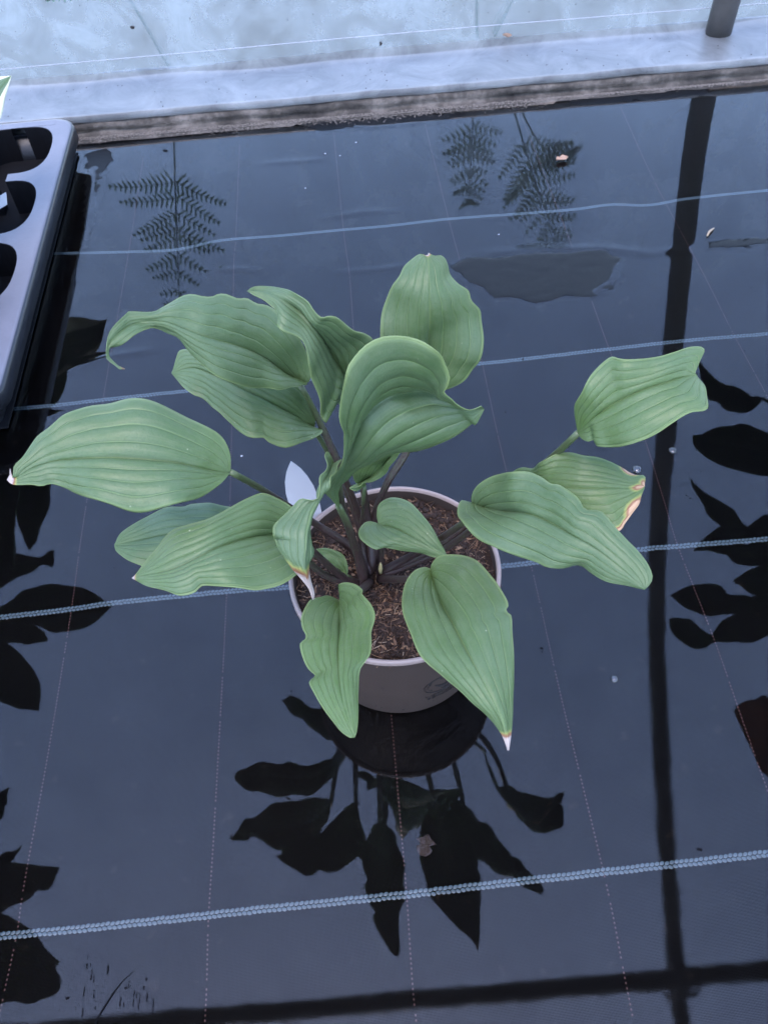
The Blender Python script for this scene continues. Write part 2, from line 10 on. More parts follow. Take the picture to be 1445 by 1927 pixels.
NEIGHBOURS = [{"side":"R","L":[[577.8,673.8,210.0],[572.9,680.5,210.7],[565.0,678.8,211.4],[560.2,693.1,212.5],[550.0,706.9,214.0],[541.4,710.8,214.8],[529.2,727.2,216.5],[523.4,748.4,218.0],[517.6,778.3,220.0]],"M":[[577.8,673.8,210.0],[561.2,670.6,215.3],[547.4,685.5,221.2],[535.0,705.2,227.4],[522.6,724.1,225.5],[519.8,750.6,222.8],[517.6,778.3,220.0]],"R":[[577.8,673.8,210.0],[568.8,661.7,210.7],[550.0,649.9,211.9],[532.4,655.4,213.2],[519.8,661.6,214.2],[514.0,681.1,215.4],[505.7,693.9,216.3],[517.6,778.3,220.0]]},{"side":"R","L":[[598.6,584.4,240.0],[591.6,619.8,238.0],[579.4,627.4,237.0],[567.8,638.2,236.0],[556.3,649.1,235.0],[525.3,648.2,233.2],[497.8,641.9,231.7],[482.7,634.0,230.8],[469.1,634.1,230.0]],"M":[[598.6,584.4,240.0],[581.8,583.9,239.6],[559.5,594.0,238.8],[536.9,608.1,238.1],[509.4,613.3,235.2],[485.2,621.4,232.3],[469.1,634.1,230.0]],"R":[[598.6,584.4,240.0],[565.3,548.8,238.1],[552.2,552.4,237.3],[524.8,558.4,235.7],[508.4,567.5,234.5],[489.5,576.8,233.3],[473.7,597.0,231.9],[465.2,613.7,230.9],[469.1,634.1,230.0]]},{"side":"R","L":[[553.1,460.1,260.0],[537.0,497.5,252.8],[519.8,491.8,250.3],[500.4,478.9,247.3],[493.8,488.3,245.3],[488.4,501.7,242.7],[476.4,510.1,240.1],[461.6,525.5,236.3],[446.7,541.1,232.5],[439.4,553.8,230.0]],"M":[[553.1,460.1,260.0],[529.4,463.9,253.7],[503.9,469.7,246.6],[479.4,476.2,239.7],[462.3,498.2,235.7],[449.7,524.6,232.9],[439.4,553.8,230.0]],"R":[[553.1,460.1,260.0],[512.1,441.1,254.1],[492.7,454.5,249.8],[473.1,468.0,245.6],[460.6,481.5,242.3],[448.7,497.8,238.8],[447.8,511.1,236.7],[442.0,533.0,233.1],[439.4,553.8,230.0]]},{"side":"R","L":[[548.1,451.7,240.0],[521.0,468.6,235.3],[486.6,465.4,231.0],[459.0,467.6,227.3],[440.0,459.7,225.0],[421.7,446.4,222.6],[403.4,429.0,220.0]],"M":[[548.1,451.7,240.0],[524.9,447.7,236.3],[502.9,452.2,232.4],[477.8,451.1,228.2],[452.0,444.5,225.3],[427.2,438.7,222.6],[403.4,429.0,220.0]],"R":[[548.1,451.7,240.0],[515.3,427.8,235.9],[495.3,444.1,232.1],[471.7,436.6,229.2],[454.2,426.3,227.0],[439.6,424.1,225.1],[423.1,429.8,222.6],[403.4,429.0,220.0]]},{"side":"R","L":[[545.7,416.1,240.0],[526.6,428.7,235.3],[507.4,433.8,231.4],[475.0,436.3,225.4],[453.4,428.2,221.8],[444.2,418.6,220.0]],"M":[[545.7,416.1,240.0],[528.6,414.8,236.2],[510.9,414.9,232.1],[492.8,416.4,227.8],[475.0,417.5,225.0],[457.7,418.2,222.2],[444.2,418.6,220.0]],"R":[[545.7,416.1,240.0],[515.9,400.3,235.1],[495.2,400.3,231.3],[479.6,402.7,228.3],[467.5,401.4,226.2],[451.1,407.6,222.7],[444.2,418.6,220.0]]},{"side":"R","L":[[537.6,386.5,250.0],[522.7,410.9,244.0],[502.7,413.5,240.3],[483.6,406.9,237.1],[458.5,395.2,232.9],[442.1,384.9,230.0]],"M":[[537.6,386.5,250.0],[524.0,385.6,246.7],[509.4,384.4,243.2],[490.6,384.5,238.5],[473.6,384.8,235.4],[457.4,385.0,232.6],[442.1,384.9,230.0]],"R":[[537.6,386.5,250.0],[503.0,358.3,243.8],[482.6,358.4,240.1],[462.9,368.0,235.6],[450.1,377.7,232.2],[442.1,384.9,230.0]]},{"side":"R","L":[[525.2,354.5,250.0],[497.0,368.7,247.1],[470.3,369.2,244.8],[452.8,370.3,243.3],[435.9,373.2,241.9],[432.7,384.0,240.9],[418.6,388.8,239.6],[398.8,390.1,237.9],[382.0,386.0,236.5],[363.3,377.0,235.0]],"M":[[525.2,354.5,250.0],[497.4,356.3,247.7],[468.2,357.7,245.2],[439.1,359.8,242.7],[414.1,366.1,240.1],[386.8,371.9,237.4],[363.3,377.0,235.0]],"R":[[525.2,354.5,250.0],[488.0,344.5,247.1],[455.7,346.6,244.3],[434.0,347.5,242.4],[415.8,345.6,240.9],[400.4,345.3,239.6],[381.1,353.9,237.7],[369.6,366.8,236.1],[363.3,377.0,235.0]]},{"side":"R","L":[[412.0,319.2,260.0],[406.7,324.5,257.7],[393.6,334.2,252.7],[383.0,345.0,248.1],[367.8,348.0,243.9],[352.6,346.3,240.0]],"M":[[412.0,319.2,260.0],[399.8,319.5,256.2],[387.6,320.2,252.2],[376.7,325.1,248.0],[367.8,332.8,245.0],[358.8,339.4,242.3],[352.6,346.3,240.0]],"R":[[412.0,319.2,260.0],[402.1,316.7,258.0],[388.1,308.3,254.9],[370.5,309.3,251.0],[361.9,318.1,247.8],[352.7,329.1,244.1],[352.6,346.3,240.0]]},{"side":"R","L":[[516.9,332.9,250.0],[487.5,343.9,246.0],[478.9,344.3,244.9],[452.4,345.5,241.8],[434.2,343.9,239.7],[412.7,332.7,237.2],[396.3,316.4,235.0]],"M":[[516.9,332.9,250.0],[496.7,330.9,247.7],[476.0,328.3,245.3],[454.5,325.7,242.7],[433.0,323.5,239.9],[412.1,319.4,237.1],[396.3,316.4,235.0]],"R":[[516.9,332.9,250.0],[476.0,313.1,245.4],[466.7,311.2,244.4],[439.6,303.1,241.3],[420.4,304.0,238.9],[401.9,306.7,236.5],[396.3,316.4,235.0]]},{"side":"R","L":[[440.0,162.8,200.0],[412.1,207.3,188.4],[398.0,207.5,185.8],[385.3,205.4,183.6],[375.0,201.2,181.8],[366.4,193.3,180.0]],"M":[[440.0,162.8,200.0],[426.1,155.3,197.0],[412.3,147.9,193.9],[399.3,158.9,189.2],[387.4,173.2,185.3],[376.3,185.2,182.3],[366.4,193.3,180.0]],"R":[[440.0,162.8,200.0],[397.3,105.0,192.8],[381.6,122.6,189.5],[375.0,136.2,187.4],[371.6,154.3,185.0],[369.1,172.6,182.6],[366.4,184.9,181.0],[366.4,193.3,180.0]]},{"side":"L","L":[[-501.6,743.8,240.0],[-521.5,707.8,247.6],[-517.0,682.7,251.6],[-515.8,658.4,255.6],[-511.2,630.9,260.2],[-500.1,596.9,266.1],[-488.8,576.3,270.0]],"M":[[-501.6,743.8,240.0],[-501.6,723.8,251.1],[-501.3,701.8,263.5],[-502.2,677.6,277.2],[-499.1,642.1,275.3],[-493.8,607.4,272.6],[-488.8,576.3,270.0]],"R":[[-501.6,743.8,240.0],[-471.5,701.4,247.7],[-468.4,676.3,251.6],[-465.2,651.8,255.4],[-472.6,619.4,261.3],[-479.2,594.3,266.0],[-488.8,576.3,270.0]]},{"side":"L","L":[[-534.9,540.4,250.0],[-511.9,559.6,246.9],[-494.8,554.6,245.4],[-480.5,548.5,244.1],[-458.8,541.1,242.2],[-448.1,547.4,240.9],[-439.6,549.2,240.0]],"M":[[-534.9,540.4,250.0],[-518.8,537.1,249.4],[-502.8,537.4,248.8],[-483.8,536.0,248.0],[-465.3,536.0,245.4],[-446.7,534.9,242.6],[-439.6,549.2,240.0]],"R":[[-534.9,540.4,250.0],[-500.1,510.7,247.2],[-489.5,515.4,246.2],[-475.0,514.6,245.1],[-461.7,520.5,243.8],[-451.2,526.9,242.8],[-437.8,523.9,241.7],[-439.6,549.2,240.0]]},{"side":"L","L":[[-529.7,455.0,240.0],[-500.7,465.7,242.6],[-486.7,474.4,243.9],[-473.7,490.0,245.5],[-455.9,495.3,247.0],[-440.5,499.2,248.2],[-418.3,494.3,249.9],[-393.2,487.6,251.7],[-375.8,476.6,253.1],[-361.1,464.4,254.3],[-352.2,460.6,255.0]],"M":[[-529.7,455.0,240.0],[-502.0,458.5,248.0],[-476.2,466.9,255.6],[-447.6,470.7,262.8],[-412.4,464.1,260.0],[-379.9,461.2,257.3],[-352.2,460.6,255.0]],"R":[[-529.7,455.0,240.0],[-480.2,439.1,243.8],[-461.3,434.7,245.2],[-442.5,430.3,246.6],[-426.0,423.0,247.9],[-407.7,421.7,249.4],[-389.9,423.5,250.8],[-373.3,434.8,252.4],[-361.6,446.7,253.7],[-352.2,460.6,255.0]]},{"side":"L","L":[[-539.0,440.4,250.0],[-517.5,453.4,250.0],[-484.5,449.5,250.0],[-458.8,440.3,250.0],[-440.9,429.0,250.0],[-429.8,412.2,250.0]],"M":[[-539.0,440.4,250.0],[-523.7,438.9,252.4],[-507.0,437.2,255.0],[-489.1,437.6,257.9],[-467.7,430.2,255.2],[-446.9,421.6,252.4],[-429.8,412.2,250.0]],"R":[[-539.0,440.4,250.0],[-510.0,415.8,250.0],[-494.4,417.0,250.0],[-478.3,415.1,250.0],[-458.9,409.9,250.0],[-443.0,409.0,250.0],[-429.8,412.2,250.0]]},{"side":"L","L":[[-534.6,383.3,250.0],[-515.3,411.6,252.1],[-496.4,419.7,253.4],[-482.5,415.0,254.2],[-461.2,395.4,255.6],[-442.0,370.8,257.1],[-433.0,353.2,258.1],[-430.7,336.6,259.0],[-429.9,318.7,260.0]],"M":[[-534.6,383.3,250.0],[-521.0,387.8,255.0],[-504.3,388.3,260.6],[-484.3,377.9,267.5],[-461.5,357.9,265.1],[-442.4,337.5,262.3],[-429.9,318.7,260.0]],"R":[[-534.6,383.3,250.0],[-497.4,344.4,253.9],[-476.0,334.6,255.8],[-459.7,324.8,257.4],[-442.0,320.9,258.9],[-429.9,318.7,260.0]]},{"side":"L","L":[[-582.6,862.4,180.0],[-550.2,953.4,183.9],[-509.0,939.6,185.8],[-477.5,912.1,187.4],[-464.0,896.5,188.1],[-450.6,867.2,189.1],[-445.7,842.0,190.0]],"M":[[-582.6,862.4,180.0],[-564.9,863.7,185.3],[-547.0,865.1,190.6],[-521.2,867.1,198.0],[-485.4,854.4,194.2],[-457.5,845.7,191.3],[-445.7,842.0,190.0]],"R":[[-582.6,862.4,180.0],[-522.0,765.2,183.9],[-489.6,766.7,185.7],[-458.4,776.9,187.4],[-448.1,807.3,188.8],[-445.7,842.0,190.0]]},{"side":"L","L":[[-544.2,784.0,200.0],[-516.5,801.9,200.0],[-484.0,793.0,200.0],[-464.3,785.9,200.0],[-446.7,781.3,200.0]],"M":[[-544.2,784.0,200.0],[-529.8,783.3,202.5],[-515.4,782.6,205.0],[-501.0,787.9,207.7],[-483.3,786.9,205.5],[-464.9,783.7,202.8],[-446.7,781.3,200.0]],"R":[[-544.2,784.0,200.0],[-508.0,753.6,200.0],[-486.0,767.4,200.0],[-468.6,773.6,200.0],[-446.7,781.3,200.0]]},{"side":"L","L":[[-563.6,617.6,220.0],[-565.5,771.9,220.0],[-540.0,751.6,220.0],[-510.5,706.6,220.0],[-496.8,646.2,220.0],[-499.1,594.9,220.0]],"M":[[-563.6,617.6,220.0],[-555.9,620.5,221.9],[-548.1,623.4,223.9],[-530.2,619.3,227.9],[-496.9,600.6,222.2],[-493.3,597.0,221.5],[-499.1,594.9,220.0]],"R":[[-563.6,617.6,220.0],[-518.0,491.7,220.0],[-494.1,479.2,220.0],[-480.7,493.7,220.0],[-485.9,537.3,220.0],[-499.1,594.9,220.0]]},{"side":"K","L":[[-472.4,107.9,230.0],[-451.2,130.6,233.1],[-433.6,131.4,234.6],[-413.3,129.9,236.3],[-387.9,124.6,238.4],[-368.0,121.9,240.0]],"M":[[-472.4,107.9,230.0],[-458.5,105.8,234.9],[-443.6,106.2,240.4],[-426.6,111.7,247.0],[-405.3,113.7,245.5],[-383.6,114.3,242.6],[-368.0,121.9,240.0]],"R":[[-472.4,107.9,230.0],[-440.4,78.2,232.8],[-423.4,78.8,234.0],[-418.1,84.7,234.7],[-399.4,89.5,236.2],[-388.0,99.3,237.4],[-376.0,100.5,238.2],[-368.0,121.9,240.0]]},{"side":"K","L":[[-465.6,128.9,230.0],[-448.1,137.1,233.6],[-435.7,139.8,235.8],[-423.2,142.6,238.0],[-414.6,149.1,240.0]],"M":[[-465.6,128.9,230.0],[-458.2,131.9,236.0],[-450.8,135.1,242.0],[-442.9,138.3,247.9],[-431.1,139.2,245.2],[-421.6,142.6,242.6],[-414.6,149.1,240.0]],"R":[[-465.6,128.9,230.0],[-446.0,127.8,233.0],[-433.4,129.3,235.0],[-418.9,133.0,237.4],[-414.6,149.1,240.0]]},{"side":"K","L":[[-478.1,187.4,230.0],[-462.7,206.8,235.0],[-449.6,208.8,237.5],[-443.8,213.6,239.0],[-439.9,216.5,240.0]],"M":[[-478.1,187.4,230.0],[-471.4,187.9,235.4],[-464.7,189.1,240.9],[-459.0,196.6,247.6],[-450.9,201.7,245.4],[-445.0,208.6,242.8],[-439.9,216.5,240.0]],"R":[[-478.1,187.4,230.0],[-455.0,171.9,233.2],[-442.6,177.1,235.1],[-438.7,190.4,236.9],[-439.9,216.5,240.0]]},{"side":"K","L":[[-457.6,41.2,230.0],[-435.4,77.4,231.6],[-418.0,77.9,232.2],[-398.8,68.0,232.8],[-381.6,56.3,233.4],[-368.5,41.3,233.9],[-358.6,31.6,234.4],[-352.6,27.2,234.6],[-362.7,29.1,234.9],[-366.3,31.1,235.0]],"M":[[-457.6,41.2,230.0],[-443.4,39.3,233.5],[-428.6,36.9,237.2],[-404.2,36.1,242.9],[-376.4,26.5,239.3],[-356.9,22.5,236.7],[-366.3,31.1,235.0]],"R":[[-457.6,41.2,230.0],[-419.1,-3.8,231.7],[-406.6,-4.9,232.0],[-400.6,-3.6,232.2],[-390.5,-2.7,232.6],[-377.4,-6.6,233.0],[-365.3,-4.9,233.4],[-351.4,-0.5,233.8],[-348.7,8.6,234.2],[-353.5,18.6,234.5],[-366.3,31.1,235.0]]}]
BLUE = [[[-312.9,0.0,0.6],[-232.6,-0.6,0.6],[-152.7,-0.4,0.6],[-76.2,-0.2,0.6],[-0.4,-0.4,0.6],[75.7,0.3,0.6],[152.0,0.9,0.6],[216.1,1.2,0.6],[280.5,1.9,0.6]],[[-368.3,290.4,0.6],[-298.7,291.8,0.6],[-260.0,293.9,0.6],[-147.1,294.0,0.6],[-88.2,291.8,0.6],[31.7,290.4,0.6],[123.3,291.2,0.6],[157.3,291.5,0.6],[265.6,294.2,0.6],[297.0,293.5,0.6],[385.8,291.5,0.6]],[[-423.9,581.7,0.6],[-354.7,580.9,0.6],[-300.2,582.2,0.6],[-210.1,583.0,0.6],[-45.8,582.4,0.6],[147.2,580.4,0.6],[207.6,581.0,0.6],[300.4,583.4,0.6],[393.3,585.0,0.6],[491.7,582.8,0.6]],[[-438.5,892.3,0.6],[-366.3,883.1,0.6],[-300.0,874.8,0.6],[-235.1,869.2,0.6],[-183.7,879.5,0.6],[-146.4,881.0,0.6],[-94.2,878.7,0.6],[-4.8,877.9,0.6],[69.8,877.0,0.6],[148.6,879.3,0.6],[249.0,875.3,0.6],[323.4,873.1,0.6],[376.5,875.9,0.6],[426.3,866.1,0.6],[488.1,872.7,0.6],[597.4,873.8,0.6]]]
RED = [[[-301.5,1072.0,0.4],[-300.3,877.6,0.4],[-301.7,640.0,0.4],[-301.8,558.0,0.4],[-300.9,387.0,0.4],[-298.7,291.9,0.4],[-298.4,149.5,0.4],[-300.5,40.8,0.4],[-299.9,-0.0,0.4],[-302.2,-39.8,0.4],[-303.4,-70.0,0.4]],[[-150.5,1090.8,0.4],[-151.0,884.6,0.4],[-152.2,807.9,0.4],[-147.5,498.9,0.4],[-147.1,294.1,0.4],[-150.7,77.7,0.4],[-152.7,-0.3,0.4],[-152.2,-50.3,0.4],[-152.6,-77.2,0.4]],[[-0.8,1143.3,0.4],[-0.1,881.2,0.4],[2.3,771.9,0.4],[0.5,644.4,0.4],[2.1,458.7,0.4],[3.5,296.5,0.4],[1.3,155.6,0.4],[0.3,62.1,0.4],[-0.4,-0.3,0.4],[-2.3,-60.9,0.4],[-2.1,-90.9,0.4]],[[144.9,1140.8,0.4],[147.9,879.7,0.4],[150.7,737.2,0.4],[148.6,581.4,0.4],[147.8,435.3,0.4],[151.0,291.2,0.4],[150.6,149.2,0.4],[152.1,0.9,0.4],[149.8,-71.8,0.4],[148.7,-104.7,0.4]],[[298.3,1120.1,0.4],[301.5,875.9,0.4],[301.6,713.4,0.4],[300.9,585.5,0.4],[303.9,465.9,0.4],[300.1,359.6,0.4],[297.0,293.6,0.4],[298.9,193.4,0.4],[297.7,98.6,0.4],[296.9,6.7,0.4]],[[455.0,1090.4,0.4],[450.2,924.6,0.4],[452.5,711.7,0.4],[451.6,587.1,0.4],[453.7,478.3,0.4],[453.0,390.7,0.4]]]
RIDGES = [[[-338.5,645.7,0.0],[-297.2,657.2,0.0],[-241.6,662.8,0.0]],[[-177.6,813.7,-0.0],[-145.2,809.7,0.0],[-117.8,800.7,0.0]],[[-9.9,782.4,0.0],[46.6,779.2,0.0],[104.1,785.1,0.0]],[[162.3,793.4,0.0],[247.5,789.1,0.0],[338.2,779.1,0.0],[396.5,757.9,-0.0],[446.3,759.2,0.0]],[[-23.4,1173.3,0.0],[60.7,1149.1,0.0],[179.7,1146.7,0.0]],[[-233.7,-65.4,-0.0],[-223.9,-50.5,0.0],[-207.9,-34.6,0.0]],[[294.6,682.5,0.0],[334.9,708.7,0.0],[352.4,745.3,0.0]],[[-378.5,1132.7,0.0],[-377.0,1041.6,0.0],[-368.9,930.2,0.0],[-370.5,831.4,0.0]],[[-125.7,1071.6,0.0],[-60.2,1067.5,0.0],[-11.1,1066.3,0.0]],[[-33.4,910.8,0.0],[35.2,915.1,0.0],[87.9,908.9,0.0]],[[598.6,1148.3,0.0],[563.2,1172.9,0.0],[495.1,1177.5,0.0]]]
SPECKS = [[32.5,1104.9,2.0],[5.7,1070.5,2.0],[-16.8,1080.8,2.0],[47.4,923.3,2.0],[172.2,560.5,2.0],[197.6,579.0,2.0],[223.0,542.4,2.0],[161.2,496.5,2.0],[141.9,470.3,2.0],[456.4,556.1,2.0],[397.4,472.0,2.0],[349.0,384.5,2.0],[324.9,351.6,2.0],[281.3,393.4,2.0],[143.0,194.0,2.0],[173.8,190.5,2.0],[-264.2,335.7,2.0],[48.8,821.0,2.0],[-272.5,924.2,2.0],[-273.6,751.4,2.0],[-105.6,658.3,2.0],[-17.0,645.2,2.0],[548.7,932.7,2.0],[502.4,668.9,2.0],[119.9,797.5,2.0],[366.4,497.5,2.0],[458.7,501.7,2.0],[429.9,1159.7,2.0],[160.7,282.6,2.0],[183.9,258.2,2.0],[-87.3,177.5,2.0],[-195.1,-39.6,2.0],[226.6,9.3,2.0],[-316.0,528.6,2.0],[-210.2,-45.2,2.0],[-252.7,-48.1,2.0],[-259.5,-54.3,2.0],[-265.0,-43.5,2.0]]
ISLANDS = [[[137.5,768.2,0.0],[161.1,785.3,0.0],[195.5,777.4,0.0],[246.4,783.4,0.0],[286.8,772.1,0.0],[337.6,776.8,0.0],[356.4,752.7,0.0],[344.9,735.1,0.0],[347.5,717.8,0.0],[331.0,693.0,0.0],[300.6,679.5,0.0],[268.4,686.6,0.0],[226.3,678.2,0.0],[202.6,696.7,0.0],[182.2,696.7,0.0],[169.4,723.6,0.0],[153.8,735.0,0.0]],[[-393.4,1151.3,0.0],[-360.7,1161.5,0.0],[-348.5,1127.3,0.0],[-364.3,1083.8,0.0],[-360.0,982.2,0.0],[-356.2,889.8,0.0],[-365.3,891.3,0.0],[-379.7,1013.4,0.0]],[[-57.6,1179.8,0.0],[63.0,1179.1,0.0],[190.8,1166.6,0.0],[183.8,1145.9,0.0],[60.7,1149.1,0.0],[-24.2,1151.7,0.0]],[[356.7,1178.0,0.0],[496.5,1182.5,0.0],[606.6,1173.3,0.0],[598.6,1148.3,0.0],[487.5,1149.1,0.0],[394.4,1153.3,0.0]],[[478.6,771.7,0.0],[553.7,762.9,0.0],[548.1,747.3,0.0],[477.9,758.7,0.0]]]
ISLAND_SIZE = [1.0,0.8,0.8,0.75,0.5]
CRACK = [[-233.3,-71.6,2.2],[-229.6,-62.1,2.2],[-223.1,-51.6,2.2],[-215.3,-41.3,2.2],[-207.3,-34.6,2.2]]
CAM_POS = [0.00534, -0.17457, 0.70093]
CAM_F = [0.0096146923737308, 0.6156054758514609, -0.7879958475729774]
CAM_R = [0.9949559265365631, -0.08457915099665671, -0.05393580875869268]
CAM_U = [0.09985119899294173, 0.7835025624197929, 0.6133135191248362]
cam = bpy.data.objects.new('camera', bpy.data.cameras.new('camera'))
COL.objects.link(cam)
_R, _U, _F = Vector(CAM_R), Vector(CAM_U), Vector(CAM_F)
cam.matrix_world = Matrix((( _R.x, _U.x, -_F.x, CAM_POS[0]), (_R.y, _U.y, -_F.y, CAM_POS[1]), (_R.z, _U.z, -_F.z, CAM_POS[2]), (0, 0, 0, 1)))
cam.data.sensor_fit = 'VERTICAL'; cam.data.sensor_height = 24.0
cam.data.lens = 24.0 * 1615 / 1927
cam.data.clip_start = 0.01; cam.data.clip_end = 2000
cam.data.dof.use_dof = True; cam.data.dof.focus_distance = 0.60; cam.data.dof.aperture_fstop = 17
SC.camera = cam

SUN_EL, SUN_AZ = math.radians(72), math.radians(205)      # azimuth clockwise from +y
world = bpy.data.worlds.new('World'); SC.world = world; world.use_nodes = True
wn = world.node_tree.nodes; wl = world.node_tree.links
sky = wn.new('ShaderNodeTexSky'); sky.sky_type = 'NISHITA'; sky.sun_disc = False
sky.sun_elevation = SUN_EL; sky.sun_rotation = SUN_AZ
sky.air_density = 1.0; sky.dust_density = .6; sky.ozone_density = 3.0
wl.new(sky.outputs[0], wn['Background'].inputs[0]); wn['Background'].inputs[1].default_value = 0.12
sun = bpy.data.objects.new('sun', bpy.data.lights.new('sun', 'SUN')); COL.objects.link(sun)
sun.data.energy = 0.5; sun.data.angle = math.radians(34); sun.data.color = (1.0, 0.95, 0.88)
_d = Vector((math.sin(SUN_AZ) * math.cos(SUN_EL), math.cos(SUN_AZ) * math.cos(SUN_EL), math.sin(SUN_EL)))
sun.rotation_euler = _d.to_track_quat('Z', 'Y').to_euler(); sun.location = (0, -1, 4)
SC.view_settings.view_transform = 'Standard'; SC.view_settings.look = 'None'
SC.view_settings.exposure = 3.4; SC.view_settings.gamma = 1.0
SC.cycles.use_denoising = True
SC.cycles.max_bounces = 10; SC.cycles.diffuse_bounces = 5; SC.cycles.transmission_bounces = 8
SC.cycles.transparent_max_bounces = 24; SC.cycles.sample_clamp_indirect = 20

# ------------------------------------------------------------------ helpers
def tag(o, label=None, cat=None, group=None, kind=None):
    if label: o['label'] = label
    if cat: o['category'] = cat
    if group: o['group'] = group
    if kind: o['kind'] = kind
    return o
def empty(name, loc=(0, 0, 0)):
    o = bpy.data.objects.new(name, None); COL.objects.link(o); o.location = loc; o.empty_display_size = .02
    return o
def mesh_obj(name, verts, faces, mat, parent=None, smooth=True):
    """verts are world coordinates; a parent moves them into its own frame"""
    off = Vector((0, 0, 0)); p = parent
    while p is not None: off += p.location; p = p.parent
    me = bpy.data.meshes.new(name)
    v = np.asarray(verts, dtype=float) - np.array(off)
    me.from_pydata(v.tolist(), [], faces)
    if smooth: me.polygons.foreach_set('use_smooth', [True] * len(me.polygons))
    if mat: me.materials.append(mat)
    me.update()
    o = bpy.data.objects.new(name, me); COL.objects.link(o)
    if parent: o.parent = parent
    return o
def link_copy(o, parent, name=None):
    c = o.copy(); COL.objects.link(c); c.parent = parent
    return c
def cr(p, n):
    """smooth resample of a 3D polyline into n points at even arc length (Catmull-Rom)"""
    p = np.asarray(p, dtype=float)
    q = np.vstack([2 * p[0] - p[1], p, 2 * p[-1] - p[-2]])
    out = []
    for i in range(1, len(q) - 2):
        for t in np.linspace(0, 1, 10, endpoint=False):
            a, b, c, d = q[i - 1], q[i], q[i + 1], q[i + 2]
            out.append(.5 * (2 * b + (c - a) * t + (2 * a - 5 * b + 4 * c - d) * t * t + (3 * b - a - 3 * c + d) * t ** 3))
    out.append(p[-1]); out = np.array(out)
    s = np.r_[0, np.cumsum(np.linalg.norm(np.diff(out, axis=0), axis=1))]
    u = np.linspace(0, s[-1], n)
    return np.stack([np.interp(u, s, out[:, k]) for k in range(3)], 1)
class MB:
    def __init__(s): s.v = []; s.f = []
    def add(s, v, f):
        n = len(s.v); s.v += [tuple(q) for q in v]; s.f += [[n + i for i in q] for q in f]
    def box(s, x0, x1, y0, y1, z0, z1):
        s.add([(x0, y0, z0), (x1, y0, z0), (x1, y1, z0), (x0, y1, z0), (x0, y0, z1), (x1, y0, z1), (x1, y1, z1), (x0, y1, z1)],
              [(0, 3, 2, 1), (4, 5, 6, 7), (0, 1, 5, 4), (1, 2, 6, 5), (2, 3, 7, 6), (3, 0, 4, 7)])
    def tube(s, path, rad, n=8, flat=1.0, cap=True):
        path = np.asarray(path, dtype=float); m = len(path)
        rad = np.broadcast_to(np.asarray(rad, dtype=float), (m,))
        tan = np.gradient(path, axis=0); up = np.array([0.05, 0.02, 1.0])
        vs = []; fs = []
        for i in range(m):
            t = tan[i] / (np.linalg.norm(tan[i]) + 1e-12)
            a = np.cross(t, up)
            if np.linalg.norm(a) < .1: a = np.cross(t, np.array([1.0, 0, 0]))
            a /= np.linalg.norm(a); b = np.cross(a, t)
            for k in range(n):
                w = 2 * math.pi * k / n
                vs.append(path[i] + rad[i] * (math.cos(w) * a + flat * math.sin(w) * b))
        for i in range(m - 1):
            for k in range(n):
                fs.append((i * n + k, i * n + (k + 1) % n, (i + 1) * n + (k + 1) % n, (i + 1) * n + k))
        if cap: fs.append(tuple(range(n))[::-1]); fs.append(tuple((m - 1) * n + k for k in range(n)))
        s.add(vs, fs)
    def build(s, name, mat, parent=None, smooth=True): return mesh_obj(name, s.v, s.f, mat, parent, smooth)
def lathe(prof, n=64, c=(0, 0)):
    vs = []; fs = []
    for r, z in prof:
        for k in range(n):
            w = 2 * math.pi * k / n; vs.append((c[0] + r * math.cos(w), c[1] + r * math.sin(w), z))
    for i in range(len(prof) - 1):
        for k in range(n): fs.append((i * n + k, i * n + (k + 1) % n, (i + 1) * n + (k + 1) % n, (i + 1) * n + k))
    return vs, fs

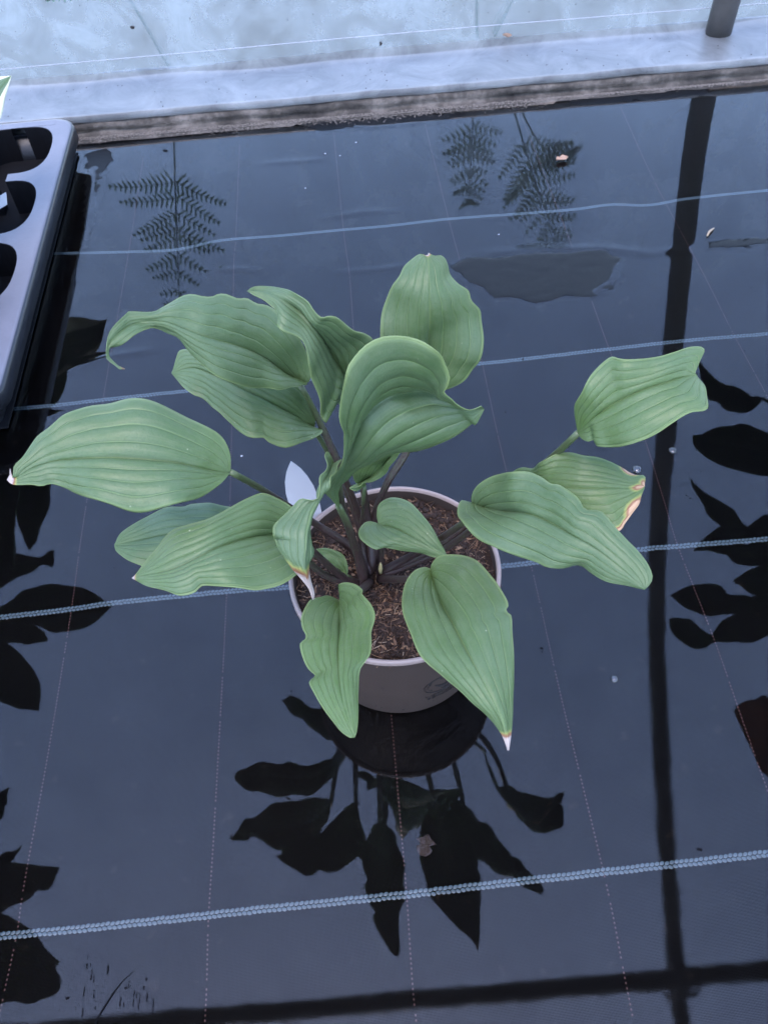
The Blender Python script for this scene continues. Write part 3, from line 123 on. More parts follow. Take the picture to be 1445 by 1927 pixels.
# ------------------------------------------------------------------ materials
class NT:
    def __init__(s, name):
        s.m = bpy.data.materials.new(name); s.m.use_nodes = True; s.t = s.m.node_tree; s.n = s.t.nodes
        s.bsdf = s.n['Principled BSDF']; s.out = s.n['Material Output']
    def N(s, kind, **k):
        o = s.n.new('ShaderNode' + kind)
        for a, b in k.items(): setattr(o, a, b)
        return o
    def L(s, a, b): s.t.links.new(a, b)
    def val(s, sock, v):
        if hasattr(v, 'is_linked') or isinstance(v, bpy.types.NodeSocket): s.L(v, sock)
        else: sock.default_value = v
    def math(s, op, a, b=None, clamp=False):
        o = s.N('Math', operation=op, use_clamp=clamp); s.val(o.inputs[0], a)
        if b is not None: s.val(o.inputs[1], b)
        return o.outputs[0]
    def mix(s, f, a, b):
        o = s.N('Mix', data_type='RGBA'); s.val(o.inputs[0], f)
        for sk, v in ((o.inputs[6], a), (o.inputs[7], b)):
            s.val(sk, (*v, 1) if isinstance(v, tuple) and len(v) == 3 else v)
        return o.outputs[2]
    def noise(s, scale, detail=4, rough=.5, vec=None, dist=0):
        o = s.N('TexNoise'); o.inputs['Scale'].default_value = scale; o.inputs['Detail'].default_value = detail
        o.inputs['Roughness'].default_value = rough; o.inputs['Distortion'].default_value = dist
        s.L(vec if vec else s.obj(), o.inputs['Vector']); return o.outputs['Fac']
    def obj(s):
        if not hasattr(s, '_g'): s._g = s.N('NewGeometry')
        return s._g.outputs['Position']
    def ramp(s, f, *stops):
        o = s.N('ValToRGB'); s.L(f, o.inputs[0]); e = o.color_ramp.elements
        while len(e) < len(stops): e.new(.5)
        for q, (p, c) in zip(e, stops): q.position = p; q.color = (*c, 1) if isinstance(c, tuple) else (c, c, c, 1)
        return o.outputs[0]
    def attr(s, name):
        o = s.N('Attribute'); o.attribute_name = name; return o
    def bump(s, h, dist, strength=1.0):
        o = s.N('Bump'); o.inputs['Distance'].default_value = dist; o.inputs['Strength'].default_value = strength
        s.L(h, o.inputs['Height']); return o.outputs[0]
    def set(s, **k):
        for a, b in k.items(): s.val(s.bsdf.inputs[a.replace('_', ' ')], (*b, 1) if isinstance(b, tuple) and len(b) == 3 else b)
        return s.m

def mat_leaf(name, white_edge=False):
    t = NT(name)
    uv = t.attr('blade'); sep = t.N('SeparateXYZ'); t.L(uv.outputs['Vector'], sep.inputs[0])
    u, v = sep.outputs[0], sep.outputs[1]                     # u base-tip, v -1..1 across, z: hue of the leaf
    hue = t.attr('hue').outputs['Fac']; dead = t.attr('dead').outputs['Fac']; deadc = t.attr('deadc').outputs['Fac']
    pos = t.obj()
    av = t.math('ABSOLUTE', v)
    n1 = t.noise(38, 3); n2 = t.noise(260, 4, .6); n3 = t.noise(900, 2, .6)
    glauc = t.mix(n1, (0.049, 0.094, 0.031), (0.070, 0.119, 0.051))
    green = t.mix(n1, (0.056, 0.108, 0.019), (0.085, 0.147, 0.028))
    col = t.mix(hue, glauc, green)
    col = t.mix(t.math('MULTIPLY', t.ramp(n2, (.42, 0.0), (.75, 1.0)), .35), col, (0.100, 0.138, 0.074))
    nb_ = t.noise(22, 3, .55)
    col = t.mix(t.math('MULTIPLY', t.ramp(nb_, (.46, 0.0), (.68, 1.0)), .38), col, (0.092, 0.142, 0.082))
    # fine pale waxy tracks
    col = t.mix(t.math('MULTIPLY', t.ramp(n3, (.48, 0.0), (.72, 1.0)), .45), col, (0.042, 0.085, 0.032))
    cb = t.N('CombineXYZ'); t.L(t.math('MULTIPLY', u, 5.0), cb.inputs[0]); t.L(t.math('MULTIPLY', v, 42.0), cb.inputs[1]); t.L(t.math('MULTIPLY', hue, 3.0), cb.inputs[2])
    st = t.noise(1.0, 3, .6, cb.outputs[0])
    col = t.mix(t.math('MULTIPLY', t.ramp(st, (.46, 0.0), (.70, 1.0)), .5), col, (0.102, 0.142, 0.066))
    nv = t.attr('veins').outputs['Fac']; cw = t.N('CombineXYZ'); t.L(t.math('MULTIPLY', u, .6), cw.inputs[0]); t.L(v, cw.inputs[1]); t.L(nv, cw.inputs[2])
    # veins: thin paler lines in the grooves
    vv = t.math('ADD', v, t.math('MULTIPLY', t.math('SUBTRACT', t.noise(2.5, 2, .5, cw.outputs[0]), .5), .10))
    sv = t.math('ABSOLUTE', t.math('SINE', t.math('MULTIPLY', t.math('MULTIPLY', vv, math.pi), nv)))
    vein = t.ramp(sv, (.0, 1.0), (.10, .9), (.16, 0.0))
    dark = t.ramp(sv, (.12, 0.0), (.22, 1.0), (.50, 0.0))  # groove shade along the veins, put into the colour
    col = t.mix(t.math('MULTIPLY', dark, .15), col, (0.036, 0.075, 0.022))
    col = t.mix(t.math('MULTIPLY', vein, .5), col, (0.12, 0.185, 0.065))
    mid = t.ramp(av, (.0, 1.0), (.03, 0.0))
    col = t.mix(t.math('MULTIPLY', mid, .45), col, (0.13, 0.195, 0.07))
    edge = t.ramp(av, (.92, 0.0), (.975, .5), (1.0, 1.3))
    if white_edge: edge = t.ramp(t.math('ADD', av, t.math('MULTIPLY', n1, .2)), (.62, 0.0), (.72, 1.0))
    col = t.mix(t.math('MULTIPLY', edge, .9 if white_edge else .55), col, (0.62, 0.62, 0.42) if white_edge else (0.20, 0.27, 0.10))
    # small pale spots and yellow flecks
    vo = t.N('TexVoronoi'); vo.inputs['Scale'].default_value = 130; t.L(pos, vo.inputs['Vector'])
    spot = t.ramp(vo.outputs['Distance'], (.03, 1.0), (.085, 0.0))
    pick = t.ramp(t.noise(60, 1), (.53, 0.0), (.60, 1.0))
    col = t.mix(t.math('MULTIPLY', t.math('MULTIPLY', spot, pick), .9), col, (0.30, 0.33, 0.22))
    # brown / dead tissue
    dn = t.math('ADD', dead, t.math('MULTIPLY', t.math('SUBTRACT', n2, .5), .35))
    dcol = t.mix(t.ramp(dn, (.62, 0.0), (.80, 1.0)), (0.20, 0.085, 0.045), t.mix(deadc, (0.40, 0.335, 0.30), (0.40, 0.26, 0.155)))
    col = t.mix(t.ramp(dn, (.36, 0.0), (.48, .7), (.60, 1.0)), t.mix(t.ramp(dn, (.18, 0.0), (.45, .8)), col, (0.30, 0.33, 0.08)), dcol)
    cross = t.N('CombineXYZ'); t.L(t.math('MULTIPLY', u, 34.0), cross.inputs[0]); t.L(t.math('MULTIPLY', v, 9.0), cross.inputs[1]); t.L(t.math('MULTIPLY', nv, 5.0), cross.inputs[2])
    puck = t.noise(1.0, 3, .6, cross.outputs[0])
    bmp = t.bump(t.math('ADD', t.math('ADD', t.math('MULTIPLY', n3, .3), t.math('MULTIPLY', n2, .4)), t.math('MULTIPLY', puck, .7)), .0010, .45)
    b2 = t.N('Bump'); b2.inputs['Distance'].default_value = .0007; b2.inputs['Strength'].default_value = .55
    t.L(t.ramp(sv, (.0, 0.0), (.35, 1.0)), b2.inputs['Height']); t.L(bmp, b2.inputs['Normal'])
    t.set(Base_Color=col, Roughness=t.math('ADD', t.math('MULTIPLY', n2, .2), .38), Normal=b2.outputs[0])
    t.bsdf.inputs['Specular IOR Level'].default_value = .42
    tr = t.N('BsdfTranslucent'); t.L(t.mix(.5, col, (0.12, 0.23, 0.025)), tr.inputs['Color']); t.L(b2.outputs[0], tr.inputs['Normal'])
    mx = t.N('MixShader'); mx.inputs[0].default_value = .15; t.L(t.bsdf.outputs[0], mx.inputs[1]); t.L(tr.outputs[0], mx.inputs[2])
    t.L(mx.outputs[0], t.out.inputs[0])
    return t.m
M_LEAF = mat_leaf('hosta_leaf'); M_LEAFW = mat_leaf('variegated_leaf', True)
def mat_petiole():
    t = NT('petiole'); a = t.attr('along').outputs['Fac']
    n = t.noise(420, 4, .7); n2 = t.noise(1500, 2)
    purple = t.mix(n2, (0.017, 0.008, 0.008), (0.036, 0.021, 0.019))
    gr = t.mix(n2, (0.024, 0.028, 0.015), (0.050, 0.058, 0.030))
    col = t.mix(t.ramp(t.math('ADD', n, t.math('MULTIPLY', a, .22)), (.56, 0.0), (.74, .85)), purple, gr)
    col = t.mix(t.ramp(a, (.70, 0.0), (.92, .9)), col, (0.062, 0.09, 0.034))
    return t.set(Base_Color=col, Roughness=.42, Normal=t.bump(n, .0005, .5))
M_PET = mat_petiole()
def mat_pot():
    t = NT('shaded_taupe_plastic')
    n = t.noise(35, 3); n2 = t.noise(700, 3); n3 = t.noise(90, 2)
    col = t.mix(n, (0.034, 0.0235, 0.0185), (0.041, 0.029, 0.023))  # far darker than the rim: shade on the pot side put into the taupe
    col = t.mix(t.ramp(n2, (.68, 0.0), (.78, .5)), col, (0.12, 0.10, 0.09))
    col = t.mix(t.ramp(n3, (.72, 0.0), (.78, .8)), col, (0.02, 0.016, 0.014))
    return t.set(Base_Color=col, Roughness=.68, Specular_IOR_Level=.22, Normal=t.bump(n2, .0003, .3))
M_POT_SHADED = mat_pot()
def simple(name, col, rough=.5, var=.25, scale=80, bump=0.0, **k):
    t = NT(name); n = t.noise(scale, 4, .6)
    lo = tuple(c * (1 - var) for c in col); hi = tuple(min(1, c * (1 + var)) for c in col)
    t.set(Base_Color=t.mix(n, lo, hi), Roughness=rough, **k)
    if bump: t.L(t.bump(n, bump), t.bsdf.inputs['Normal'])
    return t.m
M_RIM_LIT = simple('lit_taupe_plastic', (0.225, 0.172, 0.15), .38, .12, 120)  # same plastic as the body; light on the top edge put into its colour
M_INK = simple('black_print', (0.005, 0.0045, 0.0045), .6, .2, 300)
def mat_soil():
    t = NT('peat_soil'); n = t.noise(110, 6, .7); n2 = t.noise(520, 5, .75)
    col = t.ramp(n2, (.25, (0.003, 0.0016, 0.001)), (.5, (0.022, 0.0095, 0.0046)), (.75, (0.078, 0.037, 0.018)))
    col = t.mix(t.ramp(n, (.35, 0.0), (.7, .5)), col, (0.038, 0.0185, 0.0095))
    return t.set(Base_Color=col, Roughness=.95, Normal=t.bump(n2, .003, .9))
M_SOIL = mat_soil()
def mat_fibre():
    t = NT('coir_fibre'); r = t.attr('tint').outputs['Fac']
    col = t.ramp(r, (0.0, (0.018, 0.008, 0.004)), (.45, (0.085, 0.040, 0.020)), (.8, (0.21, 0.12, 0.062)), (1.0, (0.32, 0.23, 0.155)))
    return t.set(Base_Color=col, Roughness=.8)
M_FIBRE = mat_fibre()
M_CRUMB = simple('peat_crumb', (0.022, 0.0100, 0.0052), .95, .6, 500)
def mat_fabric():
    t = NT('woven_black_fabric')
    wx = t.N('TexWave', wave_type='BANDS', bands_direction='X'); wx.inputs['Scale'].default_value = 330; t.L(t.obj(), wx.inputs['Vector'])
    wy = t.N('TexWave', wave_type='BANDS', bands_direction='Y'); wy.inputs['Scale'].default_value = 330; t.L(t.obj(), wy.inputs['Vector'])
    h = t.math('MAXIMUM', wx.outputs['Fac'], wy.outputs['Fac'])
    n = t.noise(7, 5, .6); n2 = t.noise(60, 4)
    col = t.mix(h, (0.0006, 0.00065, 0.0008), (0.0019, 0.0020, 0.0024))
    col = t.mix(t.math('MULTIPLY', t.ramp(n, (.45, 0.0), (.75, 1.0)), .5), col, (0.0030, 0.0029, 0.0031))
    col = t.mix(t.math('MULTIPLY', t.ramp(n2, (.66, 0.0), (.75, 1.0)), .35), col, (0.022, 0.018, 0.014))
    sz = t.N('SeparateXYZ'); t.L(t.obj(), sz.inputs[0])
    spec = t.ramp(t.math('MULTIPLY', sz.outputs[2], 400.0), (.745, .02), (.76, .16))        # wet sheen where it stands out of the water
    return t.set(Base_Color=col, Roughness=.34, Normal=t.bump(h, .0003, .5), Specular_IOR_Level=spec)
M_FABRIC = mat_fabric()
WATER_IOR = 1.475
def mat_water():
    t = NT('standing_water')
    fr = t.N('Fresnel'); fr.inputs['IOR'].default_value = WATER_IOR
    g = t.N('BsdfGlossy'); g.inputs['Roughness'].default_value = 0.0; g.inputs['Color'].default_value = (1, 1, 1, 1)
    tp = t.N('BsdfTransparent')
    n = t.noise(14, 3); n2 = t.noise(2600, 2, .6)
    b = t.bump(n, .0006, .15); b2 = t.N('Bump'); b2.inputs['Distance'].default_value = .000005; b2.inputs['Strength'].default_value = .28
    t.L(n2, b2.inputs['Height']); t.L(b, b2.inputs['Normal'])
    t.L(b2.outputs[0], g.inputs['Normal']); t.L(b2.outputs[0], fr.inputs['Normal'])
    wv = t.N('TexWave', wave_type='BANDS', bands_direction='X'); wv.inputs['Scale'].default_value = 210; wv.inputs['Distortion'].default_value = 1.2; wv.inputs['Detail Scale'].default_value = 30; t.L(t.obj(), wv.inputs['Vector'])
    silt = t.math('ADD', t.math('MULTIPLY', t.noise(480, 3, .8), 1.25), t.math('MULTIPLY', t.math('SUBTRACT', wv.outputs['Fac'], .5), .30))      # silt and yarn tops break the film up finely
    silt = t.math('ADD', silt, t.math('MULTIPLY', t.noise(9, 4, .6), .22))
    k = t.math('MULTIPLY', fr.outputs[0], t.math('ADD', silt, .26), True)
    mx = t.N('MixShader'); t.L(k, mx.inputs[0]); t.L(tp.outputs[0], mx.inputs[1]); t.L(g.outputs[0], mx.inputs[2])
    t.L(mx.outputs[0], t.out.inputs[0]); return t.m
M_WATER = mat_water()
def mat_film(name, clear, white, rough=.22, mistiness=0.0, gloss=.6):
    t = NT(name)
    n = t.noise(5, 5, .6); n2 = t.noise(45, 4, .6)
    n3 = t.noise(11, 6, .68, None, .8)
    col = t.mix(t.ramp(n3, (.35, 0.0), (.65, 1.0)), tuple(c * .62 for c in white), tuple(min(1, c * 1.25) for c in white))
    tr = t.N('BsdfTranslucent'); t.L(col, tr.inputs['Color'])
    df = t.N('BsdfDiffuse'); t.L(col, df.inputs['Color'])
    m1 = t.N('MixShader'); m1.inputs[0].default_value = .25; t.L(tr.outputs[0], m1.inputs[1]); t.L(df.outputs[0], m1.inputs[2])
    tp = t.N('BsdfTransparent'); tp.inputs['Color'].default_value = (.99, .89, .90, 1)
    sz = t.N('SeparateXYZ'); t.L(t.obj(), sz.inputs[0])
    low = t.math('MULTIPLY', t.ramp(t.math('MULTIPLY', sz.outputs[2], 2.0), (.24, 1.0), (.70, .95), (.98, 0.0)), mistiness)     # condensation low on the film
    blur = t.N('BsdfRefraction'); blur.inputs['Roughness'].default_value = .20; blur.inputs['IOR'].default_value = 1.25; blur.inputs['Color'].default_value = (.97, .90, .91, 1)
    tq = t.N('MixShader'); t.L(low, tq.inputs[0]); t.L(tp.outputs[0], tq.inputs[1]); t.L(blur.outputs[0], tq.inputs[2])
    m2 = t.N('MixShader')
    t.L(t.math('SUBTRACT', t.math('ADD', t.math('MULTIPLY', t.math('ADD', n, n2), .16), clear - .16), t.math('MULTIPLY', low, .10), True), m2.inputs[0])
    t.L(m1.outputs[0], m2.inputs[1]); t.L(tq.outputs[0], m2.inputs[2])
    g = t.N('BsdfGlossy'); g.inputs['Roughness'].default_value = rough
    fr = t.N('Fresnel'); fr.inputs['IOR'].default_value = 1.45
    m3 = t.N('MixShader'); t.L(t.math('MULTIPLY', fr.outputs[0], gloss), m3.inputs[0]); t.L(m2.outputs[0], m3.inputs[1]); t.L(g.outputs[0], m3.inputs[2])
    t.L(m3.outputs[0], t.out.inputs[0]); return t.m
M_FILM = mat_film('polythene_film', .68, (0.475, 0.485, 0.505), .25, .72)
M_SKIRT = mat_film('folded_polythene', .08, (0.41, 0.435, 0.44), .45, 0, .22)
M_STEEL = simple('galvanised_tube', (0.075, 0.072, 0.068), .5, .35, 60, Metallic=.5)
def mat_board():
    t = NT('dirty_board'); n = t.noise(16, 6, .65); n2 = t.noise(120, 5, .7)
    col = t.ramp(t.math('ADD', t.math('MULTIPLY', n, .8), t.math('MULTIPLY', n2, .2)), (.36, (0.010, 0.008, 0.006)), (.5, (0.050, 0.043, 0.035)), (.66, (0.155, 0.137, 0.118)))
    return t.set(Base_Color=col, Roughness=.85, Normal=t.bump(n2, .004, .8))
M_BOARD = mat_board()
M_GRIT = simple('pale_grit', (0.17, 0.147, 0.125), .9, .6, 300)
def mat_tray():
    t = NT('dusty_black_plastic'); n = t.noise(18, 5, .6); n2 = t.noise(190, 4, .7)
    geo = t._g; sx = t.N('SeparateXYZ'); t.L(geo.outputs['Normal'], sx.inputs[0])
    up = t.ramp(sx.outputs[2], (.93, 0.0), (.99, 1.0))              # dusty up-facing tops, with sky sheen painted into their pale colour
    dust_sheen = t.math('MULTIPLY', up, t.ramp(n, (.2, .75), (.7, 1.0)))
    col = t.mix(dust_sheen, (0.0065, 0.008, 0.0105), (0.135, 0.138, 0.165))
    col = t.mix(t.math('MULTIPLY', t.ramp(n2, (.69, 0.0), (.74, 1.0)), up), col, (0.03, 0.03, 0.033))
    return t.set(Base_Color=col, Roughness=.38, Normal=t.bump(n2, .0006, .4))
M_TRAY = mat_tray()
M_TRAYIN = simple('shaded_black_plastic', (0.004, 0.0045, 0.006), .8, .3, 60, Specular_IOR_Level=.12)  # darker copy of the tray plastic, shade inside the cells put into it
M_WHITE = simple('white_label_plastic', (0.36, 0.365, 0.39), .4, .04, 50)
M_BLUE = simple('blue_yarn', (0.042, 0.076, 0.100), .5, .5, 420)
M_RED = simple('red_yarn', (0.036, 0.008, 0.007), .6, .3, 900)
M_SPECK = simple('dark_grit_marks', (0.004, 0.004, 0.005), .9, .5, 900, Specular_IOR_Level=.03)
M_DRY = simple('dry_leaf', (0.30, 0.19, 0.13), .8, .35, 500, .001)
M_STRAW = simple('straw', (0.28, 0.22, 0.15), .7, .3, 500)
def mat_backlit(name, col, glow, f):
    t = NT(name); n = t.noise(60, 3); t.set(Base_Color=t.mix(n, tuple(c * .7 for c in col), tuple(c * 1.3 for c in col)), Roughness=.65)
    tr = t.N('BsdfTranslucent'); tr.inputs['Color'].default_value = (*glow, 1); mx = t.N('MixShader'); mx.inputs[0].default_value = f
    t.L(t.bsdf.outputs[0], mx.inputs[1]); t.L(tr.outputs[0], mx.inputs[2]); t.L(mx.outputs[0], t.out.inputs[0]); return t.m
M_FERN = mat_backlit('fern_green', (0.040, 0.062, 0.034), (0.26, 0.33, 0.25), .72)
M_GRASS = simple('outside_turf', (0.050, 0.055, 0.042), .95, .5, 9)
M_BROWN = mat_backlit('brown_dead_leaf', (0.20, 0.13, 0.085), (0.34, 0.20, 0.11), .6)
def mat_bubble():
    t = NT('bubble_film'); fr = t.N('Fresnel'); fr.inputs['IOR'].default_value = 1.45
    g = t.N('BsdfGlossy'); g.inputs['Roughness'].default_value = .02; tp = t.N('BsdfTransparent'); tp.inputs['Color'].default_value = (.9, .93, .97, 1)
    mx = t.N('MixShader'); t.L(t.math('ADD', fr.outputs[0], .06, True), mx.inputs[0]); t.L(tp.outputs[0], mx.inputs[1]); t.L(g.outputs[0], mx.inputs[2])
    t.L(mx.outputs[0], t.out.inputs[0]); return t.m
M_BUB = mat_bubble()

# ------------------------------------------------------------------ the setting: ground, fabric floor, water
def ring_sheet(z, rads, n=48):
    vs = [(0, 0, z)]; fs = []
    for r in rads:
        for k in range(n): w = 2 * math.pi * k / n; vs.append((r * math.cos(w), r * math.sin(w), z))
    for k in range(n): fs.append((0, 1 + k, 1 + (k + 1) % n))
    for i in range(len(rads) - 1):
        a, b = 1 + i * n, 1 + (i + 1) * n
        for k in range(n): fs.append((a + k, b + k, b + (k + 1) % n, a + (k + 1) % n))
    return vs, fs
tag(mesh_obj('ground', *ring_sheet(-.03, (3, 12, 60, 300, 900)), M_GRASS), kind='structure')

RID = [(np.array(r) / 1000, a, s) for r, a, s in zip(RIDGES, (.0011, .0006, .0007, .0010, .0006, .0, .0008, .0012, .0005, .0005, .0006), (.006, .005, .005, .008, .008, .003, .006, .010, .006, .006, .008))]
def relief(x, y):
    """height of the creases of the fabric that lift the water film"""
    h = np.zeros_like(x)
    for p, a, s in RID:
        best = np.full_like(x, 9.0); tt = np.zeros_like(x); L = 0
        tot = np.sum(np.linalg.norm(np.diff(p[:, :2], axis=0), axis=1))
        for q0, q1 in zip(p[:-1, :2], p[1:, :2]):
            d = q1 - q0; l = np.linalg.norm(d)
            t = np.clip(((x - q0[0]) * d[0] + (y - q0[1]) * d[1]) / l ** 2, 0, 1)
            r = np.hypot(x - q0[0] - t * d[0], y - q0[1] - t * d[1])
            w = r < best; best = np.where(w, r, best); tt = np.where(w, (L + t * l) / tot, tt); L += l
        h += a * np.exp(-(best / s) ** 2) * np.sin(np.pi * np.clip(tt, .02, .98)) ** .5
    return h
def sheet(name, x0, x1, y0, y1, step, z, mat, amp):
    xs = np.arange(x0, x1 + 1e-6, step); ys = np.arange(y0, y1 + 1e-6, step)
    X, Y = np.meshgrid(xs, ys); Z = z + amp * relief(X, Y)
    nx = len(xs); idx = np.arange(len(xs) * len(ys)).reshape(len(ys), nx)
    f = np.stack([idx[:-1, :-1], idx[:-1, 1:], idx[1:, 1:], idx[1:, :-1]], -1).reshape(-1, 4)
    return X, Y, Z, f
def inside(poly, X, Y):
    """signed distance to a closed outline, positive inside"""
    d = np.full(X.shape, 9.0); odd = np.zeros(X.shape, bool)
    for (x0, y0), (x1, y1) in zip(poly, np.roll(poly, -1, 0)):
        t = np.clip(((X - x0) * (x1 - x0) + (Y - y0) * (y1 - y0)) / ((x1 - x0) ** 2 + (y1 - y0) ** 2), 0, 1)
        d = np.minimum(d, np.hypot(X - x0 - t * (x1 - x0), Y - y0 - t * (y1 - y0)))
        odd ^= ((y0 > Y) != (y1 > Y)) & (X < (x1 - x0) * (Y - y0) / (y1 - y0 + 1e-12) + x0)
    return np.where(odd, d, -d)
def damp(X, Y):
    """patches where the fabric bellies up through the water film"""
    h = np.full(X.shape, -1.0)
    for p, a in zip(ISLANDS, ISLAND_SIZE):
        d = inside(np.array(p)[:, :2] / 1000, X, Y); h = np.maximum(h, np.where(d > -.004, np.clip(d / .006, -.6, 1) * a, -1))
    ns = np.array([noise.fractal(Vector((x * 38, y * 60, 2)), 1, 2, 3) for x, y in zip(X.ravel(), Y.ravel())]).reshape(X.shape) if X.size < 400000 else 0
    return np.where(h > -.99, np.clip(.0019 + h * .00052 + ns * .00055, 0, .0024), 0)
FABRIC = None
X, Y, Z, f = sheet('f', -.62, .92, -.14, 1.30, .004, 0, None, .9)
Z = np.maximum(Z, damp(X, Y))
FABRIC = tag(mesh_obj('fabric_floor', np.stack([X, Y, Z], -1).reshape(-1, 3), f.tolist(), M_FABRIC), kind='structure')
outer = MB()
for (a, b, c, d) in ((-3, 3, -2.5, -.14), (-3, -.62, -.14, 1.30), (.92, 3, -.14, 1.30)): outer.add([(a, c, 0), (b, c, 0), (b, d, 0), (a, d, 0)], [(0, 1, 2, 3)])
outer.build('fabric_margin', M_FABRIC, FABRIC, False)
X, Y, Z, f = sheet('w', -.62, .92, -.14, 1.172, .004, .0018, None, 1.0)
WATER = tag(mesh_obj('water', np.stack([X, Y, Z], -1).reshape(-1, 3), f.tolist(), M_WATER), kind='structure')
outer = MB()
for (a, b, c, d) in ((-3, 3, -2.5, -.14), (-3, -.62, -.14, 1.172), (.92, 3, -.14, 1.172)): outer.add([(a, c, .0018), (b, c, .0018), (b, d, .0018), (a, d, .0018)], [(0, 1, 2, 3)])
outer.build('water_margin', M_WATER, WATER, False)

def extend(p, e):
    p = np.array(p) / 1000; a = p[0] + (p[0] - p[1]) / np.linalg.norm(p[0] - p[1]) * e; b = p[-1] + (p[-1] - p[-2]) / np.linalg.norm(p[-1] - p[-2]) * e
    return np.vstack([a, p, b])
def bead(c, t, n, l, w, h, k):
    """one flat stitch: a six-cornered pillow along t"""
    rot = .45 * k; t2 = t * math.cos(rot) + n * math.sin(rot); n2 = -t * math.sin(rot) + n * math.cos(rot)
    z = np.array([0, 0, 1.0])
    ring = [c + l * t2, c + .45 * l * t2 + w * n2, c - .45 * l * t2 + w * n2, c - l * t2, c - .45 * l * t2 - w * n2, c + .45 * l * t2 - w * n2]
    v = ring + [c + h * z]
    return v, [(i, (i + 1) % 6, 6) for i in range(6)]
for p in BLUE:                                           # the blue marker yarns: two rows of interlocked stitches
    p = extend(p, .25); L = np.sum(np.linalg.norm(np.diff(p, axis=0), axis=1)); n = int(L / .0038)
    q = cr(p, n); tg = np.gradient(q, axis=0); mb = MB()
    for i in range(n):
        t = tg[i] / np.linalg.norm(tg[i]); nn = np.array([-t[1], t[0], 0])
        j = random.uniform(-.00025, .00025)
        mb.add(*bead(q[i] + nn * (.00155 + j), t, nn, .0022, .00135, .0007, 1)); mb.add(*bead(q[i] + t * .0019 + nn * (-.00155 + j), t, nn, .0022, .00135, .0007, -1))
    o = mb.build('blue_yarn', M_BLUE, FABRIC)
for p in RED:                                            # the thin red warp threads: a dash where the thread floats up
    p = extend(p, .05); L = np.sum(np.linalg.norm(np.diff(p, axis=0), axis=1)); n = int(L / .0033)
    q = cr(p, n); tg = np.gradient(q, axis=0); mb = MB()
    for i in range(n):
        t = tg[i] / np.linalg.norm(tg[i]); nn = np.array([-t[1], t[0], 0])
        if random.random() < .95: mb.add(*bead(q[i], t, nn, .0010, .00062, .0004, 0))
    mb.build('red_thread', M_RED, FABRIC)

# ------------------------------------------------------------------ the polytunnel
TUN = tag(empty('polytunnel', (.66, 1.30, 0)), 'polythene tunnel of translucent film stretched over steel hoops, above and behind the plant', 'polytunnel')
HOOP = np.array([(1.305, 0), (1.288, .15), (1.24, .30), (1.185, .45), (1.11, .62), (.965, .93), (.81, 1.155), (.62, 1.36), (.40, 1.56), (.16, 1.76), (-.1, 1.90), (-.35, 1.98), (-.6, 2.01)])
hp = np.vstack([HOOP, [(-1.2 - y, z) for y, z in HOOP[-2::-1]]])
prof = cr([(0, y, z) for y, z in hp], 90)
ROT = -.02
def tw(x, y, z):                                         # the tunnel stands a degree askew to the yarns
    c, s = math.cos(ROT), math.sin(ROT); dx, dy = x - .66, y - 1.30
    return (.66 + c * dx - s * dy, 1.30 + s * dx + c * dy, z)
nrm = np.gradient(prof, axis=0); nrm = np.stack([nrm[:, 2], -nrm[:, 1]], 1); nrm /= np.linalg.norm(nrm, axis=1)[:, None]
if nrm[0, 0] < 0: nrm = -nrm
film = prof[:, 1:] + nrm * .024
xs = np.linspace(-2.4, 3.4, 117); vs = []; fs = []
for i, (y, z) in enumerate(film):
    for x in xs:
        w = .004 * noise.noise(Vector((x * 2.2, i * .11, 0))) + .0016 * noise.noise(Vector((x * 9, i * .5, 5)))
        vs.append(tw(x, y + nrm[i, 0] * w, z + nrm[i, 1] * w))
nx = len(xs)
for i in range(len(film) - 1):
    for k in range(nx - 1): fs.append((i * nx + k, i * nx + k + 1, (i + 1) * nx + k + 1, (i + 1) * nx + k))
_a, _b, _c = (Vector(vs[i]) for i in fs[0][:3])
if (_b - _a).cross(_c - _a).y > 0: fs = [f[::-1] for f in fs]      # the film faces inwards
mesh_obj('film_cover', vs, fs, M_FILM, TUN)
for x in (xs[0], xs[-1]):                                # end walls
    vs = [tw(x, y, z) for y, z in film]; mesh_obj('end_film', vs, [tuple(range(len(vs)))], M_FILM, TUN, False)
for x in (-1.14, .66, 2.46):
    mb = MB(); mb.tube([tw(x, y, z) for _, y, z in prof], .0215, 14); mb.build('hoop', M_STEEL, TUN)
mb = MB(); mb.tube([tw(x, .165, 1.715) for x in np.linspace(-2.3, 3.3, 30)], .0225, 14); PUR = mb.build('purlin', M_STEEL, TUN)
for x in (.66,):                                         # clamp that ties the purlin to the hoop
    mb = MB()
    a = np.linspace(0, 2 * math.pi, 25)
    mb.tube([tw(x + .012, .165 + .031 * math.cos(w), 1.722 + .036 * math.sin(w)) for w in a], .007, 6)
    mb.tube([tw(x - .014, .165 + .030 * math.cos(w), 1.722 + .034 * math.sin(w)) for w in a], .006, 6)
    mb.tube([tw(x - .05, .13, 1.70), tw(x - .02, .12, 1.69), tw(x + .02, .125, 1.69), tw(x + .045, .15, 1.70)], .006, 6)
    mb.build('clamp', M_STEEL, PUR)
# seam welded in the film, a low ridge
mb = MB(); mb.tube([tw(x, 1.322 + .0008 * math.sin(x * 9), .058 + .002 * math.sin(x * 3 + 1)) for x in np.linspace(-1.2, 1.6, 80)], .0007, 5); mb.build('film_seam', M_WHITE, TUN)
